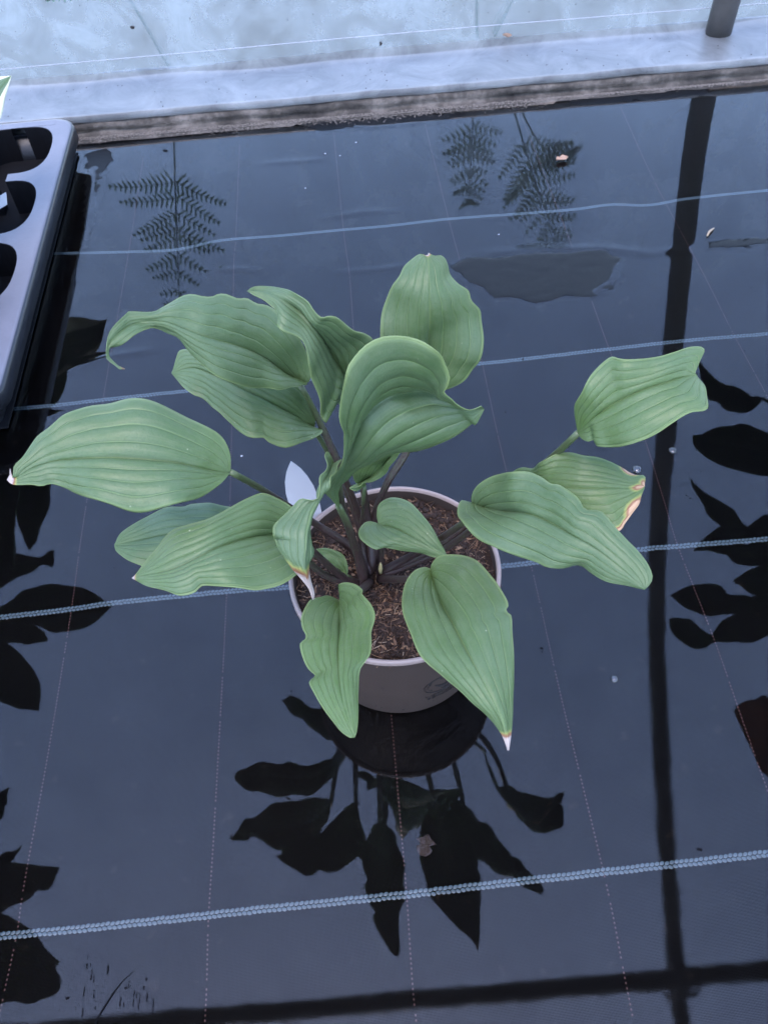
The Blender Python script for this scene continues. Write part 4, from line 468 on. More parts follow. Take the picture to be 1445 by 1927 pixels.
# the skirt: film turned inwards over the base board, ending in a rolled hem
sk = [(1.326, .036), (1.316, .028), (1.300, .0245), (1.27, .0255), (1.24, .0265), (1.21, .0262), (1.198, .0270)]
xk = np.linspace(-1.2, 1.6, 160); vs = []; fs = []
for i, (y, z) in enumerate(sk):
    for x in xk:
        w = .0022 * noise.noise(Vector((x * 6, i * .7, 3)))
        vs.append(tw(x, y + (.006 * noise.noise(Vector((x * 5, 2, 1))) if i in (0, 1) else 0), z + w + .0012))
nk = len(xk)
for i in range(len(sk) - 1):
    for k in range(nk - 1): fs.append((i * nk + k, i * nk + k + 1, (i + 1) * nk + k + 1, (i + 1) * nk + k))
mesh_obj('film_skirt', vs, fs, M_SKIRT, TUN)
mb = MB(); mb.tube([tw(x, 1.196 + .0025 * noise.noise(Vector((x * 7, 0, 0))), .0245 + .0012 * noise.noise(Vector((x * 11, 4, 0)))) for x in xk], [.0062 + .0012 * noise.noise(Vector((x * 23, 1, 1))) for x in xk], 10); mb.build('film_hem', M_SKIRT, TUN)
vs = []; fs = []
bp = [(1.36, -.04), (1.36, .012), (1.33, .019), (1.205, .019), (1.190, .0175), (1.186, .011), (1.190, .006), (1.182, .0035), (1.173, .0030), (1.166, .0022), (1.158, -.004), (1.158, -.04)]
xb = np.linspace(-1.3, 1.7, 240)
for y, z in bp:
    for x in xb: vs.append(tw(x, y + .004 * noise.noise(Vector((x * 18, z * 90, 0))), z + .0022 * noise.noise(Vector((x * 25, y * 40, 2)))))
for i in range(len(bp) - 1):
    for k in range(len(xb) - 1): fs.append((i * 240 + k, i * 240 + k + 1, (i + 1) * 240 + k + 1, (i + 1) * 240 + k))
mesh_obj('base_board', vs, fs, M_BOARD, TUN)
# pale grit washed up against the board
mb = MB()
for i in range(9000):
    x = random.uniform(-.6, .85); e = .009 + .010 * noise.noise(Vector((x * 5, 7, 0)))
    if x > .35: e *= .45
    y = 1.176 - abs(random.gauss(0, 1)) * max(.003, e); r = random.uniform(.0004, .0013)
    px, py, pz = tw(x, y + .0, 0); z0 = .0036 + r * .3 if y > 1.166 else .0021 + r * .3
    mb.add([(px + r, py, z0), (px - .5 * r, py + .9 * r, z0), (px - .6 * r, py - .8 * r, z0), (px, py, z0 + r)], [(0, 1, 3), (1, 2, 3), (2, 0, 3)])
tag(mb.build('grit', M_GRIT, None, False), kind='stuff')

# ferns growing outside against the film
def filmy(z):
    return float(np.interp(z, film[:40, 1], film[:40, 0]))
def frond(mb, base, tip, lift, off, size, n=15, t0=.12):
    """a bracken frond: rachis with paired pinnae that carry rows of small leaflets"""
    base, tip = np.array(base), np.array(tip); ax = tip - base; L = np.linalg.norm(ax)
    side = np.array([ax[2], 0, -ax[0]]) / L; axu = ax / L
    rach = [base + ax * t + np.array([0, 0, lift * math.sin(math.pi * t)]) for t in np.linspace(0, 1, 12)]
    def put(q): x, z = q[0], max(q[2], .01); return np.array([x, filmy(z) + off + .07 * max(0, .17 - z) / .17 + .012 * noise.noise(Vector((x * 9, z * 9, off * 30))), z])
    mb.tube([put(q) for q in rach], np.linspace(.0022, .0008, 12), 5)
    for i in range(n):
        t = t0 + (.98 - t0) * i / (n - 1); o = base + ax * t + np.array([0, 0, lift * math.sin(math.pi * t)])
        pl = size * L * (1 - t) ** .7 * .75 + .012
        for s in (-1, 1):
            pl = size * L * (1 - t) ** .7 * .75 + .012; o = o + axu * random.uniform(-.006, .006)
            d = side * s * .86 + axu * (.42 + .25 * t) + np.array([0, 0, -.10])
            d += np.array([random.uniform(-.22, .22), 0, random.uniform(-.22, .22)]); pl *= random.uniform(.8, 1.1); d /= np.linalg.norm(d)
            pp = np.array([-d[2], 0, d[0]]); m = max(4, int(pl / .0095))
            mb.tube([put(o + d * pl * k + np.array([0, 0, -.10 * pl * k * k])) for k in np.linspace(0, 1, 5)], .0007, 3)
            for j in range(m):
                k = (j + .5) / m; c = o + d * pl * k + np.array([0, 0, -.10 * pl * k * k]); ll = random.uniform(.7, 1.15) * .021 * (1 - k) ** .7 * min(1, pl / .09) + .003
                for s2 in (-1, 1):
                    e = pp * s2 * .9 + d * .45; e /= np.linalg.norm(e); w = d * .0021
                    mb.add([put(c - w), put(c + e * ll * .6 - w * .9), put(c + e * ll), put(c + e * ll * .6 + w), put(c + w)], [(0, 1, 2, 3, 4)])
def fern(label, fr, loc):
    r = tag(empty('fern', loc), label, 'fern', 'ferns outside the tunnel wall')
    for a in fr:
        mb = MB(); frond(mb, *a); mb.build('frond', M_FERN, r, False)
fern('upright fern with spreading fronds pressed against the film wall, at the tray end',
     [((-.275, 0, .0), (-.352, 0, .42), 0, .016, .46, 10, .38)], (-.28, 1.35, -.03))
fern('bushy blurred fern standing off the film wall, nearer the steel hoop',
     [((.27, 0, .0), (.245, 0, .27), .0, .045, .42, 11, .5), ((.30, 0, .0), (.43, 0, .37), .02, .040, .42, 13, .42), ((.30, 0, .0), (.46, 0, .20), .07, .060, .35, 10, .6)], (.28, 1.37, -.03))

# ------------------------------------------------------------------ shuttle tray at the left
TX, TY1, ZT = -.392, 1.160, .058
tray = tag(empty('shuttle_tray', (-.55, .9, .002)), 'dusty black plastic shuttle tray standing by the film wall', 'tray')
def hole_side(yc, sgn, xr, n=22):
    """one side of a rounded cell, from the web above to the web below"""
    out = []
    for k in range(n + 1):
        a = math.pi / 2 - math.pi * k / n; c, s = math.cos(a), math.sin(a)
        out.append((xr + sgn * (.052 - .052 * abs(c) ** .62), yc + .0655 * math.copysign(abs(s) ** .80, s)))
    return out
rows = [1.160 - .022 - .0655 - .150 * i for i in range(4)]
def strip(mb, walls, xa, sgn, xr):
    """a rim strip between the straight edge xa and the scalloped edge xr; sgn -1: cells lie at lower x"""
    inner = []
    for yc in rows: inner += hole_side(yc, sgn, xr)
    y0 = rows[-1] - .0655 - .022
    k = -sgn if abs(xa - (TX - .008)) < .001 or xa < xm_ - .1 else 0
    corner = [(xa, TY1 - .008)] if not k else [(xa - k * .028 * (1 - math.cos(w)), TY1 - .008 - .028 * (1 - math.sin(w))) for w in np.linspace(0, math.pi / 2, 8)]
    poly2 = corner + [(xr + sgn * .052, TY1 - .008)] + inner + [(xr + sgn * .052, y0), (xa, y0)]
    walls.append(inner)
    return poly2
def plate(polys, z1, z0, name, parent):
    bm = bmesh.new()
    for p in polys:
        v = [bm.verts.new((x, y, z1)) for x, y in p]; f = bm.faces.new(v)
        if f.normal.z < 0: f.normal_flip()
    bm.normal_update()
    for f in bm.faces:
        if f.normal.z < 0: f.normal_flip()
    r = bmesh.ops.extrude_face_region(bm, geom=list(bm.faces))
    bmesh.ops.translate(bm, verts=[g for g in r['geom'] if isinstance(g, bmesh.types.BMVert)], vec=(0, 0, z0 - z1))
    bmesh.ops.recalc_face_normals(bm, faces=bm.faces)
    bmesh.ops.triangulate(bm, faces=[f for f in bm.faces if len(f.verts) > 4])
    me = bpy.data.meshes.new(name); bm.to_mesh(me); bm.free()
    vv = [tuple(v.co) for v in me.vertices]; ff = [tuple(p.vertices) for p in me.polygons]; bpy.data.meshes.remove(me)
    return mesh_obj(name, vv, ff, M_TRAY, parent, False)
walls = []; polys = []
xm_ = TX - .026 - .124
xr0 = TX - .026
polys.append(strip(None, walls, TX - .008, -1, xr0))
xm = xr0 - .124                                           # the bar between the two columns of cells
a = strip(None, walls, xm - .013, 1, xm); polys.append(a)
b = strip(None, walls, xm - .013, -1, xm - .026); polys.append(b)
xl = xm - .026 - .124
polys.append(strip(None, walls, xl - .020, 1, xl))
plate(polys, ZT, ZT - .0018, 'top_plate', tray)
for w in walls:
    mb = MB()
    for (x0, y0), (x1, y1) in zip(w[:-1], w[1:]):
        if abs(x0 - x1) + abs(y0 - y1) < 1e-6: continue
        mb.add([(x0, y0, ZT - .0018), (x1, y1, ZT - .0018), (x1, y1, .006), (x0, y0, .006)], [(0, 1, 2, 3)])
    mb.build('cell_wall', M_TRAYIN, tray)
y0 = rows[-1] - .0655 - .022
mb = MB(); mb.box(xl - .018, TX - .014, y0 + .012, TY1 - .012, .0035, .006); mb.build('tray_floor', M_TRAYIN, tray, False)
def rrect(x0, x1, y0, y1, r, n=8):
    o = []
    for cx, cy, a0 in ((x1 - r, y1 - r, 0), (x0 + r, y1 - r, 90), (x0 + r, y0 + r, 180), (x1 - r, y0 + r, 270)):
        for k in range(n + 1): w = math.radians(a0 + 90 * k / n); o.append((cx + r * math.cos(w), cy + r * math.sin(w)))
    return o
# rim: rounded shoulder, straight lip, then the recessed side down to the floor
lipp = [(-.008, ZT), (-.0035, ZT - .0003), (-.001, ZT - .0016), (0, ZT - .004), (.0012, .0375), (-.001, .0365), (-.016, .0365), (-.022, .004)]
n = None; vs = []; fs = []
for d, z in lipp:
    ring = rrect(xl - .028 - d, TX + d, y0 - d - .008, TY1 + d, .036 + d)
    n = len(ring); vs += [(x, y, z) for x, y in ring]
for i in range(len(lipp) - 1):
    for k in range(n): fs.append((i * n + k, (i + 1) * n + k, (i + 1) * n + (k + 1) % n, i * n + (k + 1) % n))
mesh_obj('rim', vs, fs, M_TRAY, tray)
# corner pieces that close the plate to the rounded rim
ring = rrect(xl - .028 + .008, TX - .008, y0, TY1 - .008, .028)
mb = MB()
bk = TY1 - .022
mb.add([(xl - .020, TY1 - .036, ZT - .0006), (TX - .008, TY1 - .036, ZT - .0006)] + [(x, y, ZT - .0006) for x, y in ring if y >= TY1 - .0361][0:0], [])
mb.box(xl - .012, TX - .030, TY1 - .0215, TY1 - .0075, ZT - .0017, ZT + .0002)
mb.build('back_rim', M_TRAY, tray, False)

# ------------------------------------------------------------------ pots, soil
PC = (.0158, .2205)
def pot_parts(parent, c, r1, r0, h, logo=False):
    s = r1 / .0866
    prof = [(r0 - .004, .003), (r0 - .0012, .0032), (r0, .0052), (r0 + (r1 - .0028 - r0) * .5, h * .5), (r1 - .0032 * s, h - .0085 * s), (r1 - .0030 * s, h - .0070 * s)]
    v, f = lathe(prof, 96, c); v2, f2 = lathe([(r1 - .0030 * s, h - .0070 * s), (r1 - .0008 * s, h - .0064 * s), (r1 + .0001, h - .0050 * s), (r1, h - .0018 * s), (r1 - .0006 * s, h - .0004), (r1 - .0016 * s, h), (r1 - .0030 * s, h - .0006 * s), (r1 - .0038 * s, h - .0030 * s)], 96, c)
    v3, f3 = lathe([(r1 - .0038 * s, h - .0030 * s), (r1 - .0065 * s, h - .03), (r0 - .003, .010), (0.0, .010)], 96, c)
    body = mesh_obj('body', v, f, M_POT_SHADED, parent); rim = mesh_obj('rim', v2, f2, M_RIM_LIT, parent); ins = mesh_obj('inside', v3, f3, M_POT_SHADED, parent)
    return body
POT = tag(empty('plant_pot', (PC[0], PC[1], .002)), 'round taupe plastic pot filled with fibrous soil, standing in the water in the middle', 'plant pot')
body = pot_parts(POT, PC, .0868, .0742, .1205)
# notches where the rim joints show
def on_pot(a, z, off=.0004):
    r = .0742 + (.0838 - .0742) * (z - .005) / (.112 - .005) + off
    return (PC[0] + r * math.sin(a), PC[1] - r * math.cos(a), z)
mb = MB()
def stroke(pts, w=.00032):
    mb.tube([on_pot(a, z) for a, z in pts], w * 1.45, 4, .35)
A0, Z0 = .42, .052
def oval(rx, rz, t0=0, t1=1, tilt=0): return [(A0 + rx * math.cos(2 * math.pi * t) , Z0 + rz * math.sin(2 * math.pi * t) + tilt * math.cos(2 * math.pi * t)) for t in np.linspace(t0, t1, 40)]
stroke(oval(.235, .0150)); stroke(oval(.19, .0115, .08, .30)); stroke(oval(.19, .0115, .40, .62)); stroke(oval(.19, .0115, .74, .96))
for t in (.09, .41, .75):
    a, z = oval(.19, .0115, t, t + .01)[0]; stroke([(a - .03, z + .002), (a, z), (a + .012, z + .0045)])
stroke([(A0 - .11, Z0 + .001), (A0 - .05, Z0 - .004), (A0, Z0 - .006), (A0 + .05, Z0), (A0 + .13, Z0 + .006)], .0005)
for k in range(6): stroke([(A0 - .07 + .018 * k, Z0 - .001 - .0006 * k), (A0 - .05 + .014 * k, Z0 - .006)], .0008)
stroke([(A0 + .03, Z0 - .004), (A0 + .09, Z0 - .001), (A0 + .12, Z0 - .005), (A0 + .06, Z0 - .007)], .0004)
for r_, zz in ((0, .0315), (1, .0265)):                    # two lines of small print, too worn to read
    a = A0 - .21 + .02 * r_
    while a < A0 + .20:
        w = random.uniform(.010, .022); k = random.choice((0, 1, 2))
        if k == 0: stroke([(a, zz), (a, zz + .0024)], .00028)
        if k == 1: stroke([(a, zz + .0022), (a + w * .6, zz + .0022), (a + w * .6, zz), (a, zz)], .00026)
        if k == 2: stroke([(a, zz), (a + w * .3, zz + .0023), (a + w * .6, zz)], .00026)
        a += w + (.012 if random.random() < .15 else 0)
mb.build('printed_emblem', M_INK, body)
for a, z, s in ((-.05, .014, .0011), (-.36, .018, .0006), (-.30, .016, .0007), (.30, .020, .0005), (-.2, .06, .0004), (.1, .085, .0004)):
    mb = MB(); mb.add([on_pot(a - s * 16, z), on_pot(a, z - s), on_pot(a + s * 16, z + s * .3), on_pot(a, z + s), on_pot(a, z, .0009)], [(0, 1, 4), (1, 2, 4), (2, 3, 4), (3, 0, 4)])
    mb.build('dirt_mark', M_INK, body, False)
def soil_mesh(c, r, z):
    vs = [(c[0], c[1], z)]; fs = []; nr, na = 46, 140
    for i in range(1, nr + 1):
        for k in range(na):
            q = r * i / nr; w = 2 * math.pi * k / na; x, y = q * math.cos(w), q * math.sin(w)
            e = .0052 * noise.fractal(Vector((x * 60, y * 60, 1)), 1.0, 2.0, 3) + .0018 * noise.noise(Vector((x * 260, y * 260, 4))) + .0009 * noise.noise(Vector((x * 700, y * 700, 9)))
            hole = -.010 * math.exp(-((x - (-.012)) ** 2 + (y - .004) ** 2) / .0006)
            vs.append((c[0] + x, c[1] + y, z + e + hole * (1 if c == PC else .3)))
    for k in range(na): fs.append((0, 1 + k, 1 + (k + 1) % na))
    for i in range(nr - 1):
        a, b = 1 + i * na, 1 + (i + 1) * na
        for k in range(na): fs.append((a + k, b + k, b + (k + 1) % na, a + (k + 1) % na))
    return vs, fs
SV, SF = soil_mesh(PC, .0826, .1080)
soil = mesh_obj('soil', SV, SF, M_SOIL, POT)
SVn = np.array(SV)
def soil_z(x, y):
    d = (SVn[:, 0] - x) ** 2 + (SVn[:, 1] - y) ** 2; return SVn[int(np.argmin(d)), 2]
mb = MB(); tints = []
for i in range(2600):                                      # coir and straw fibres
    a = random.uniform(0, 2 * math.pi); r = .080 * math.sqrt(random.random()); x, y = PC[0] + r * math.cos(a), PC[1] + r * math.sin(a)
    z = soil_z(x, y) + random.uniform(-.0003, .0012); l = random.choice((.003, .004, .005, .007, .011)) * random.uniform(.6, 1.3); th = random.uniform(0, 2 * math.pi)
    pale = noise.noise(Vector((x * 35, y * 35, 3))) > -.05
    d = np.array([math.cos(th), math.sin(th), random.uniform(-.15, .40)]); b = np.array([-math.sin(th), math.cos(th), 0]) * random.uniform(-.5, .5)
    pts = [np.array([x, y, z]) + d * l * t + b * l * t * t for t in (0, .5, 1)]
    m0 = len(mb.v); mb.tube(pts, random.uniform(.00013, .00036), 4)
    tint = random.random() ** (1.0 if pale else 2.4); tints += [tint] * (len(mb.v) - m0)
fo = mb.build('soil_fibres', M_FIBRE, soil); tag(fo, kind='stuff')
at_ = fo.data.attributes.new('tint', 'FLOAT', 'POINT'); at_.data.foreach_set('value', tints)
mb = MB(); tints = []
for i in range(650):                                       # flakes of bark and coir pith
    a = random.uniform(0, 2 * math.pi); r = .079 * math.sqrt(random.random()); x, y = PC[0] + r * math.cos(a), PC[1] + r * math.sin(a)
    l, w, th = random.uniform(.0013, .0044), random.uniform(.0006, .0015), random.uniform(0, 6.28); tl = random.uniform(-.5, .5)
    d = np.array([math.cos(th), math.sin(th), tl]); e = np.array([-math.sin(th), math.cos(th), random.uniform(-.6, .6)]); c = np.array([x, y, soil_z(x, y) + .0006])
    m0 = len(mb.v); up = np.array([0, 0, .0005])
    mb.add([c - d * l, c - d * l * .3 + e * w, c + d * l * .6 + e * w * .8, c + d * l, c + d * l * .2 - e * w, c - d * l * .6 - e * w * .7, c + up], [(i_, (i_ + 1) % 6, 6) for i_ in range(6)])
    tints += [random.uniform(.10, .75)] * (len(mb.v) - m0)
fo = mb.build('bark_flakes', M_FIBRE, soil, False); tag(fo, kind='stuff')
at_ = fo.data.attributes.new('tint', 'FLOAT', 'POINT'); at_.data.foreach_set('value', tints)
mb = MB()
for i in range(1500):                                       # crumbs of peat
    a = random.uniform(0, 2 * math.pi); r = .081 * math.sqrt(random.random()); x, y = PC[0] + r * math.cos(a), PC[1] + r * math.sin(a)
    big = (x - PC[0] - .03) ** 2 + (y - PC[1] - .045) ** 2 < .0006
    s = random.uniform(.0007, .0018) * (1.7 if big else 1); z = soil_z(x, y) + s * .4
    vv = [np.array(q) * s * random.uniform(.75, 1.25) + np.array([x, y, z]) for q in ((1, 0, 0), (-1, 0, 0), (0, 1, 0), (0, -1, 0), (0, 0, 1), (0, 0, -1), (.6, .6, .5), (-.6, .6, .5), (.6, -.6, .5), (-.6, -.6, .5))]
    mb.add(vv, [(0, 6, 8), (6, 2, 7), (7, 1, 9), (9, 3, 8), (6, 4, 8), (6, 7, 4), (7, 9, 4), (9, 8, 4), (0, 2, 6), (2, 1, 7), (1, 3, 9), (3, 0, 8), (0, 5, 2), (2, 5, 1), (1, 5, 3), (3, 5, 0)])
tag(mb.build('soil_crumbs', M_CRUMB, soil, True), kind='stuff')

# ------------------------------------------------------------------ hosta leaves
def leaf_obj(spec, parent, seed, mat=M_LEAF, NU=64, NH=27, name='leaf', thick=.0035):
    rnd = random.Random(seed)
    L, M, R = (cr(np.array(spec[k]) / 1000, NU) for k in 'LMR')
    green = spec.get('green', 0.15); dead = spec.get('dead', 0); dcode = spec.get('deadc', 0); scorch = spec.get('scorch', 0); blue = spec.get('blue', 0)
    rows = []; V = np.linspace(-1, 1, 2 * NH + 1)
    base = np.zeros((NU, len(V), 3))
    for j, v in enumerate(V):
        E = L if v < 0 else R; a = abs(v)
        base[:, j] = M + (E - M) * a
    du = np.gradient(base, axis=0); dv = np.gradient(base, axis=1)
    nr = np.cross(dv, du); nr /= (np.linalg.norm(nr, axis=2, keepdims=True) + 1e-12)
    s = np.mean(np.sum(nr * (np.array(CAM_POS) - base), axis=2)); flip = s < 0
    if flip: nr = -nr
    for _ in range(2):                                     # calm the normals at base and tip
        nr[1:-1] = (nr[:-2] + nr[1:-1] * 2 + nr[2:]) / 4
    nr /= (np.linalg.norm(nr, axis=2, keepdims=True) + 1e-12)
    U = np.linspace(0, 1, NU); wid = np.linalg.norm(L - R, axis=1)
    env = np.sin(np.pi * np.clip(U, 0, 1)) ** .5
    nvein = rnd.uniform(3.7, 5.3); amp = rnd.uniform(.75, 1.45)
    ph = rnd.uniform(0, 6.28); fq = rnd.uniform(3.2, 5.0)
    wav = spec.get('w', 3)
    for j, v in enumerate(V):
        a = abs(v)
        groove = (np.abs(np.sin(math.pi * nvein * v)) ** .7 - .6) * amp * (1 if a > .02 else 1.8)
        bulge = 4 * a * (1 - a) * .055 * wid
        pl = .0155 * wid * groove * (1 - .55 * a) 
        rip = .0009 * wav * .5 * a ** 2.2 * np.sin(2 * math.pi * fq * U + ph + (1.7 if v > 0 else 0)) * env
        und = .0026 * np.array([noise.noise(Vector((u * 4 + seed, v * 1.6, seed * .7))) for u in U]) * env
        base[:, j] += nr[:, j] * ((bulge + pl) * env + rip + und)[:, None]
    # undo any shift of the two ends
    nv = len(V); verts = base.reshape(-1, 3); faces = []
    for i in range(NU - 1):
        for j in range(nv - 1):
            q = (i * nv + j, i * nv + j + 1, (i + 1) * nv + j + 1, (i + 1) * nv + j)
            faces.append(q if flip else q[::-1])
    o = mesh_obj(name, verts, faces, mat, parent)
    me = o.data
    uvw = np.zeros((NU, nv, 3)); uvw[:, :, 0] = U[:, None]; uvw[:, :, 1] = V[None, :]
    a = me.attributes.new('blade', 'FLOAT_VECTOR', 'POINT'); a.data.foreach_set('vector', uvw.ravel())
    hue = np.clip(green + rnd.uniform(-.12, .22) + .60 * np.exp(-(U / .16) ** 2)[:, None] + .25 * np.exp(-((1 - U) / .10) ** 2)[:, None] + .0 * uvw[:, :, 1], 0, 1) * (1 - blue)
    a = me.attributes.new('veins', 'FLOAT', 'POINT'); a.data.foreach_set('value', [nvein] * (NU * nv))
    a = me.attributes.new('hue', 'FLOAT', 'POINT'); a.data.foreach_set('value', hue.ravel())
    dd = np.zeros((NU, nv))
    if dead: dd = np.clip((U[:, None] - (1 - dead * 1.5)) / (dead * .9), 0, 1) * np.ones((1, nv))
    if scorch:
        vv = V[None, :]; uu = U[:, None]
        for (cu, cv, su, sv_) in ((1.0, .05, .075, .40), (.88, .95, .060, .30), (.80, 1.0, .12, .10), (.86, -1.0, .045, .16), (1.0, -.6, .05, .4)):
            dd = np.maximum(dd, 1.15 * np.exp(-((uu - cu) / su) ** 2 - ((vv - cv) / sv_) ** 2))
    a = me.attributes.new('dead', 'FLOAT', 'POINT'); a.data.foreach_set('value', np.clip(dd, 0, 1).ravel())
    a = me.attributes.new('deadc', 'FLOAT', 'POINT'); a.data.foreach_set('value', [1.0 if (scorch or dcode == 1) else .0] * (NU * nv))
    md = o.modifiers.new('thickness', 'SOLIDIFY'); md.thickness = .0005; md.offset = -1
    return o
def petiole_obj(path, parent, r0=.0042, r1=.0026):
    q = cr(np.array(path) / 1000, 22); mb = MB()          # leaf base first, crown last
    rad = np.linspace(r1, r0, 22); mb.tube(q, rad, 10, .78)
    o = mb.build('petiole', M_PET, parent)
    al = np.repeat(np.linspace(1, 0, 22), 10)
    a = o.data.attributes.new('along', 'FLOAT', 'POINT'); a.data.foreach_set('value', al)
    return o
HOSTA = tag(empty('hosta_plant', (-.003, .226, .105)), 'hosta with broad ribbed blue green leaves on dark stalks, growing in the taupe pot', 'plant')
for i, sp in enumerate(LEAVES):
    o = leaf_obj(sp, HOSTA, i + 1); o['label'] = sp['label']
    k = {9: .6, 10: .6, 16: .45}.get(i, 1.0)
    petiole_obj(sp['P'], o, sp.get('thick', .0040) * k if i != 12 else .004, .0026 * k)
mb = MB(); mb.tube(np.array([(.004, .2235, .105), (.0045, .2225, .117), (.0050, .2220, .124), (.0052, .2218, .128)]), [.0022, .0026, .0018, .0003], 8, .7)
mb.build('bud', simple('pale_bud', (0.30, 0.26, 0.12), .5, .2, 300), HOSTA)

# the white plant label pushed into the pot
def LB(name, pts, t, label, grp=None):
    """a flat pointed tag from its outline (world points), t thick"""
    p = np.array(pts); c = p.mean(0); n = np.cross(p[1] - p[0], p[2] - p[0]); n /= np.linalg.norm(n)
    k = len(p); v = list(p + n * t / 2) + list(p - n * t / 2)
    f = [tuple(range(k)), tuple(range(2 * k - 1, k - 1, -1))] + [(i, i + k, (i + 1) % k + k, (i + 1) % k) for i in range(k)]
    return v, f
bot = np.array([-.0485, .2755, .085]); top = np.array([-.0598, .3000, .1735]); axl = (top - bot) / np.linalg.norm(top - bot); sd = np.cross(axl, np.array([.12, -1, .3])); sd /= np.linalg.norm(sd)
if sd[0] < 0: sd = -sd
wl_ = .0128; ht = np.linalg.norm(top - bot)
pts = [bot - sd * .008, bot + sd * .008] + [bot + axl * ht * t + sd * wl_ * w for t, w in ((.3, .9), (.55, 1.0), (.68, .93), (.80, .74), (.90, .46), (.96, .20), (1.0, .0))] + [bot + axl * ht * t - sd * wl_ * w for t, w in ((.96, .22), (.90, .50), (.80, .80), (.68, .97), (.55, 1.0), (.3, .9))]
v, f = LB('x', pts, .0007, '')
tag(mesh_obj('plant_label', v, f, M_WHITE, None, False), 'blank white plastic plant label with a pointed top stuck in the taupe pot', 'plant label')

# ------------------------------------------------------------------ neighbours beyond the frame (their leaves show in the water)
CROWN = {'L': (-.60, .52, .105), 'K': (-.50, .10, .105), 'R': (.66, .44, .105)}
TXT = {'L': 'hosta plant with dark leaves beside the black tray, seen mirrored in the water', 'K': 'hosta plant beside the front of the tray, seen mirrored in the water', 'R': 'hosta plant standing beyond the steel hoop side, seen mirrored in the water'}
NBR = {}
for k, c in CROWN.items():
    p = tag(empty('plant_pot', (c[0], c[1], .002)), {'L': 'taupe pot under the dark leaved hosta by the tray', 'K': 'taupe pot under the hosta nearest the tray front', 'R': 'taupe pot under the hosta on the hoop side'}[k], 'plant pot')
    for ch in POT.children:
        if ch.name.split('.')[0] in ('body', 'rim', 'inside', 'soil'): link_copy(ch, p)
    NBR[k] = tag(empty('hosta_plant', c), TXT[k], 'plant')
for i, sp in enumerate(NEIGHBOURS):
    k = sp['side']; o = leaf_obj(sp, NBR[k], 40 + i, M_BROWN if (k == 'R' and i == 9) else M_LEAF, NU=40, NH=14)
    b = np.array(sp['M'][0]); c = np.array(CROWN[k]) * 1000; m = b * .55 + c * .45; m[2] = b[2] * .8 + 15
    petiole_obj([b, m, c * .8 + b * .2 * np.array([1, 1, .6]), c], o)

# ------------------------------------------------------------------ what else stands in the tray
def small_pot(x, y, label):
    p = tag(empty('plant_pot', (x, y, .006)), label, 'plant pot')
    c = (x, y); prof = [(0, .0065), (.036, .0065), (.046, .075), (.048, .0755), (.048, .0885), (.0465, .0888), (.0455, .087), (.0445, .078)]
    v, f = lathe(prof, 48, c); mesh_obj('body', v, f, M_POT_SHADED, p)
    v, f = soil_mesh(c, .0448, .080); mesh_obj('soil', v[:1 + 46 * 140], f, M_SOIL, p)
    return p
small_pot(-.497, rows[2] - .01, 'small taupe pot in the tray cell at the frame edge')
small_pot(-.60, rows[0] + .01, 'small taupe pot in the far corner of the tray')

# ------------------------------------------------------------------ small things on the wet floor
mb = MB()
for i, q in enumerate(SPECKS):
    x, y, z = np.array(q) / 1000
    for _ in range(random.choice((1, 2, 3))):
        r = random.uniform(.0007, .0019); ox, oy = random.gauss(0, .0016), random.gauss(0, .0014); k = 7
        ring = [(x + ox + r * random.uniform(.5, 1.2) * math.cos(6.283 * j / k), y + oy + r * random.uniform(.5, 1.2) * math.sin(6.283 * j / k), .0016) for j in range(k)]
        mb.add(ring + [(x + ox, y + oy, .0016 + r * .55)], [(j, (j + 1) % k, k) for j in range(k)])
for i in range(26):  # dark flakes added to imitate a small fern-like reflection in the water
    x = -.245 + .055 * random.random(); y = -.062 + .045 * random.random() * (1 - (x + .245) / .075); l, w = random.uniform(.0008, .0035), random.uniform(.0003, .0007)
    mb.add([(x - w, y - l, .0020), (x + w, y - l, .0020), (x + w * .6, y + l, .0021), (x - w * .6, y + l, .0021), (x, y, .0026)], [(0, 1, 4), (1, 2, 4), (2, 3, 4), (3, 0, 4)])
mb.tube(cr(np.array(CRACK) / 1000, 16), np.r_[np.linspace(.0009, .0006, 10), np.linspace(.0005, .0001, 6)], 5, .5)
for i in range(60):
    x, y = random.uniform(-.4, .7), random.uniform(0, 1.15); r = random.uniform(.0003, .0008)
    mb.add([(x + r, y, .0016), (x - r * .6, y + r, .0016), (x - r * .6, y - r, .0016), (x, y, .0016 + r)], [(0, 1, 3), (1, 2, 3), (2, 0, 3)])
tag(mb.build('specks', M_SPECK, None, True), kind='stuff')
def scrap(name, c, L, W, rot, mat, label, cat, lift=.0015, seed=0, group=None, n=7, notch=.3):
    """a crumpled bit of dead leaf lying on the floor"""
    vs = []; fs = []; m = 6; ca, sa = math.cos(rot), math.sin(rot)
    for i in range(n):
        u = i / (n - 1); w = W * (math.sin(math.pi * min(1, u * .9 + .08)) ** .7) * (1 + notch * noise.noise(Vector((u * 5, seed, 0))))
        for j in range(m):
            v = j / (m - 1) * 2 - 1; x, y = (u - .5) * L, v * w / 2
            z = c[2] + lift * (1.2 + 1.1 * noise.noise(Vector((u * 4, v * 2, seed)))) + lift * .8 * v * v
            vs.append((c[0] + ca * x - sa * y, c[1] + sa * x + ca * y, z))
    for i in range(n - 1):
        for j in range(m - 1): fs.append((i * m + j, i * m + j + 1, (i + 1) * m + j + 1, (i + 1) * m + j))
    o = tag(mesh_obj(name, vs, fs, mat), label, cat, group)
    s = o.modifiers.new('thickness', 'SOLIDIFY'); s.thickness = .0004
    return o
scrap('leaf_scrap', (.3322, .996, .002), .018, .012, .2, M_DRY, 'pale crumpled dead leaf scrap on the far wet floor', 'leaf scrap', .0028, 3, notch=.8)
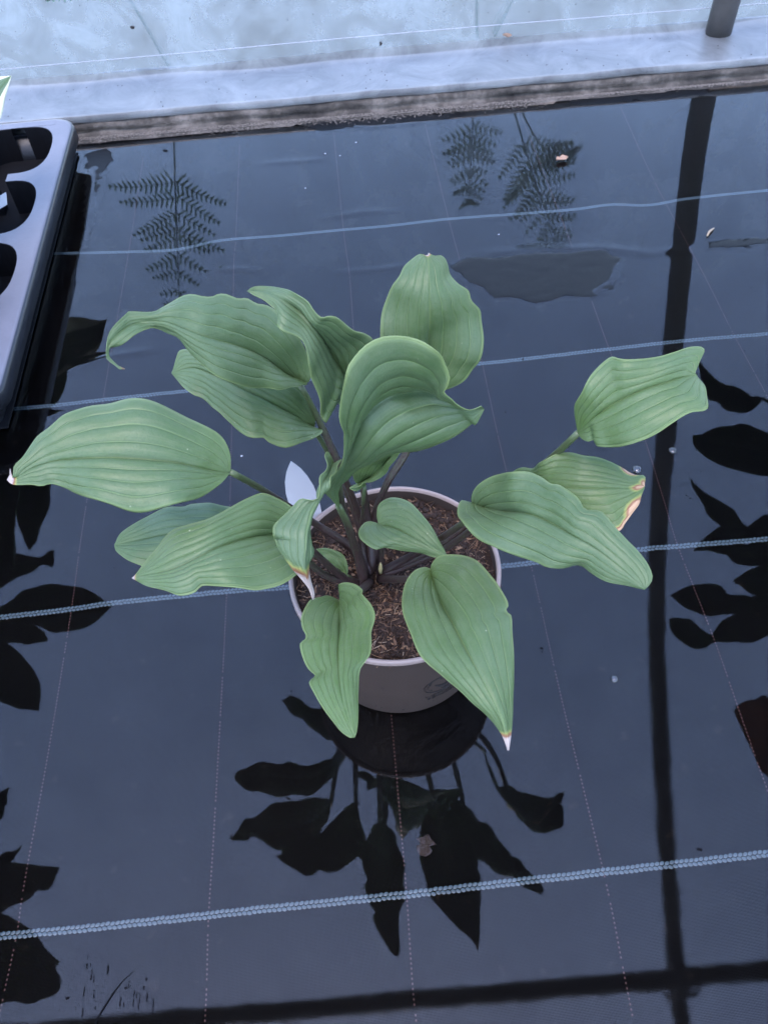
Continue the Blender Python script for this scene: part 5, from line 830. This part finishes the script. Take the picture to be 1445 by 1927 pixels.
M_SUNK = simple('rotten_leaf', (0.013, 0.0065, 0.0055), .8, .6, 260, .001)
scrap('leaf_scrap', (.018, .0345, .0009), .017, .013, 1.2, M_SUNK, 'dull reddish rotten leaf scrap floating in front of the pot', 'leaf scrap', .0003, 11, notch=1.3)
mb = MB(); mb.tube(np.array([(.4800, .7795, .0035), (.4845, .786, .0050), (.4895, .7905, .0048), (.4945, .7950, .0036)]), [.0012, .0016, .0015, .0009], 7, .6)
tag(mb.build('straw_piece', M_STRAW), 'short pale piece of straw beside the mirrored steel hoop', 'straw')
def bubble(c, r, label, halo=0):
    v, f = lathe([(r * math.cos(a), .0016 + r * .72 * math.sin(a)) for a in np.linspace(-.05, math.pi / 2 - .001, 12)], 28, c)
    o = tag(mesh_obj('bubble', v, f, M_BUB), label, 'bubble', 'bubbles on the water')
bubble((.3272, .4152), .0042, 'largest round bubble floating over the mirrored steel hoop')
bubble((.2831, .3939), .0050, 'bubble just above the brown scorched leaf edge')
bubble((.1999, .1593), .0036, 'small bubble alone on open water to the right of the pot')
mb = MB()
for x, y in ((.0325, 1.1049), (.0057, 1.0705), (-.0168, 1.0808), (-.1353, .4693), (.21, .83), (-.05, .99)):
    r = random.uniform(.0011, .0019)
    mb.add([(x + r, y, .002), (x, y + r * .8, .002), (x - r, y, .002), (x, y - r * .8, .002), (x, y, .002 + r * .7)], [(0, 1, 4), (1, 2, 4), (2, 3, 4), (3, 0, 4)])
tag(mb.build('pale_crumbs', M_WHITE), kind='stuff')
# bits stuck to the film
def on_film(x, z, dx, dz, mat, name, label, cat, pts, grp=None):
    c = np.array(tw(x, filmy(z) - .003, z)); vs = [c + np.array([dx * a, -.0016 * (1 - abs(a)) - .001 * b * b, dz * b]) for a, b in pts] + [c + np.array([0, -.0035, 0])]
    k = len(pts); o = tag(mesh_obj(name, vs, [(i, (i + 1) % k, k) for i in range(k)], mat), label, cat, grp)
on_film(.3057, .043, .0085, .0042, M_DRY, 'leaf_scrap', 'tan dead leaf scrap stuck low on the film wall', 'leaf scrap', [(1, -.4), (.5, .5), (-.1, .9), (-.7, .8), (-1, .1), (-.4, -.5), (.3, -.9)])
M_INSECT = simple('dark_insect', (0.02, 0.014, 0.012), .5, .3, 300)
on_film(-.309, .108, .0042, .0032, M_INSECT, 'insect', 'dark little insect on the film wall near the fern', 'insect', [(1, 0), (.4, .8), (-.4, .7), (-1, .2), (-.6, -.8), (.4, -.9)])
on_film(.0918, .047, .0030, .0040, M_INSECT, 'insect', 'small dark insect hanging over the film seam midway along the wall', 'insect', [(1, 0), (.3, 1), (-.8, .6), (-.5, -.2), (-.9, -1), (.5, -.7)])
mb = MB()
for i in range(70):
    x, z = random.uniform(-.55, .8), random.uniform(.045, .2); r = random.uniform(.0005, .0012)
    c = np.array(tw(x, filmy(z) - .0035, z)); mb.add([c + np.array(q) * r for q in ((1, 0, 0), (-.5, 0, .9), (-.6, 0, -.8), (0, -.8, 0))], [(0, 1, 3), (1, 2, 3), (2, 0, 3)])
for i in range(90):
    x, y = random.uniform(-.55, .8), random.uniform(1.20, 1.30); r = random.uniform(.0006, .0017)
    c = np.array(tw(x, y, .0285)); mb.add([c + np.array(q) * r for q in ((1, 0, 0), (-.5, .9, 0), (-.6, -.8, 0), (0, 0, .8))], [(0, 1, 3), (1, 2, 3), (2, 0, 3)])
tag(mb.build('dirt_specks', M_INSECT), kind='stuff')
# white labels in the tray and a white edged hosta
v, f = LB('x', [np.array(q) for q in ((-.4725, .9445, .0600), (-.4549, .9377, .0700), (-.4477, .9067, .0700), (-.4655, .9120, .0600))], .0007, '')
tag(mesh_obj('plant_label', v, f, M_WHITE, None, False), 'square ended white label leaning in the second cell of the tray', 'plant label')
P2 = small_pot(-.628, 1.005, 'small taupe pot of the white edged hosta in the tray')
VH = tag(empty('hosta_plant', (-.628, 1.005, .086)), 'hosta with white edged leaves in the tray, one tip reaching into the picture', 'plant')
for k, (dx, dy, h, ln) in enumerate(((1, -.08, .20, .222), (-.5, .8, .17, .16), (-.9, -.3, .18, .17), (.1, -.9, .15, .14))):
    if k == 0: M_ = [(-.575, .975, .165), (-.52, .962, .205), (-.46, .962, .215), (-.4066, .9872, .2)]
    else:
        c0 = np.array((-.628, 1.005, .1)); d = np.array((dx, dy, 0)) / math.hypot(dx, dy); M_ = [c0 + d * ln * .3 + np.array((0, 0, h * .35)), c0 + d * ln * .55 + np.array((0, 0, h * .55)), c0 + d * ln * .8 + np.array((0, 0, h * .55)), c0 + d * ln + np.array((0, 0, h * .4))]
    M_ = cr(np.array(M_), 9); tg = np.gradient(M_, axis=0); sd_ = np.cross(tg, (0, 0, 1)); sd_ /= np.linalg.norm(sd_, axis=1)[:, None]
    w = .026 * np.sin(np.pi * np.linspace(0, 1, 9) ** 1.25) ** .8; w[-1] = 0; w[0] = 0
    sp = dict(L=(M_ + sd_ * w[:, None] + np.array((0, 0, 1)) * (w * .25)[:, None]) * 1000, M=M_ * 1000, R=(M_ - sd_ * w[:, None] + np.array((0, 0, 1)) * (w * .25)[:, None]) * 1000, green=.5, w=2)
    if k == 0: sp.update(L=np.array([[-.56, .95, .13], [-.4852, .9417, .17], [-.4602, .9834, .185], [-.4321, .9886, .197], [-.416, .9862, .2], [-.4051, .9869, .2]]) * 1000, M=np.array([[-.56, .95, .13], [-.4714, .8705, .165], [-.4452, .9118, .185], [-.419, .9346, .198], [-.4103, .9635, .2], [-.4051, .9869, .2]]) * 1000, R=np.array([[-.56, .95, .13], [-.4647, .8108, .15], [-.4305, .8419, .17], [-.4075, .8949, .188], [-.4053, .9387, .196], [-.4051, .9869, .2]]) * 1000)
    if k == 0: M_ = np.array([[-.56, .95, .13]] * 2)
    o = leaf_obj(sp, VH, 80 + k, M_LEAFW, 36, 14)
    petiole_obj([M_[0] * 1000, (M_[0] * .5 + np.array((-.628, 1.005, .1)) * .5) * 1000, np.array((-628, 1005, 84))], o, .003, .0022)
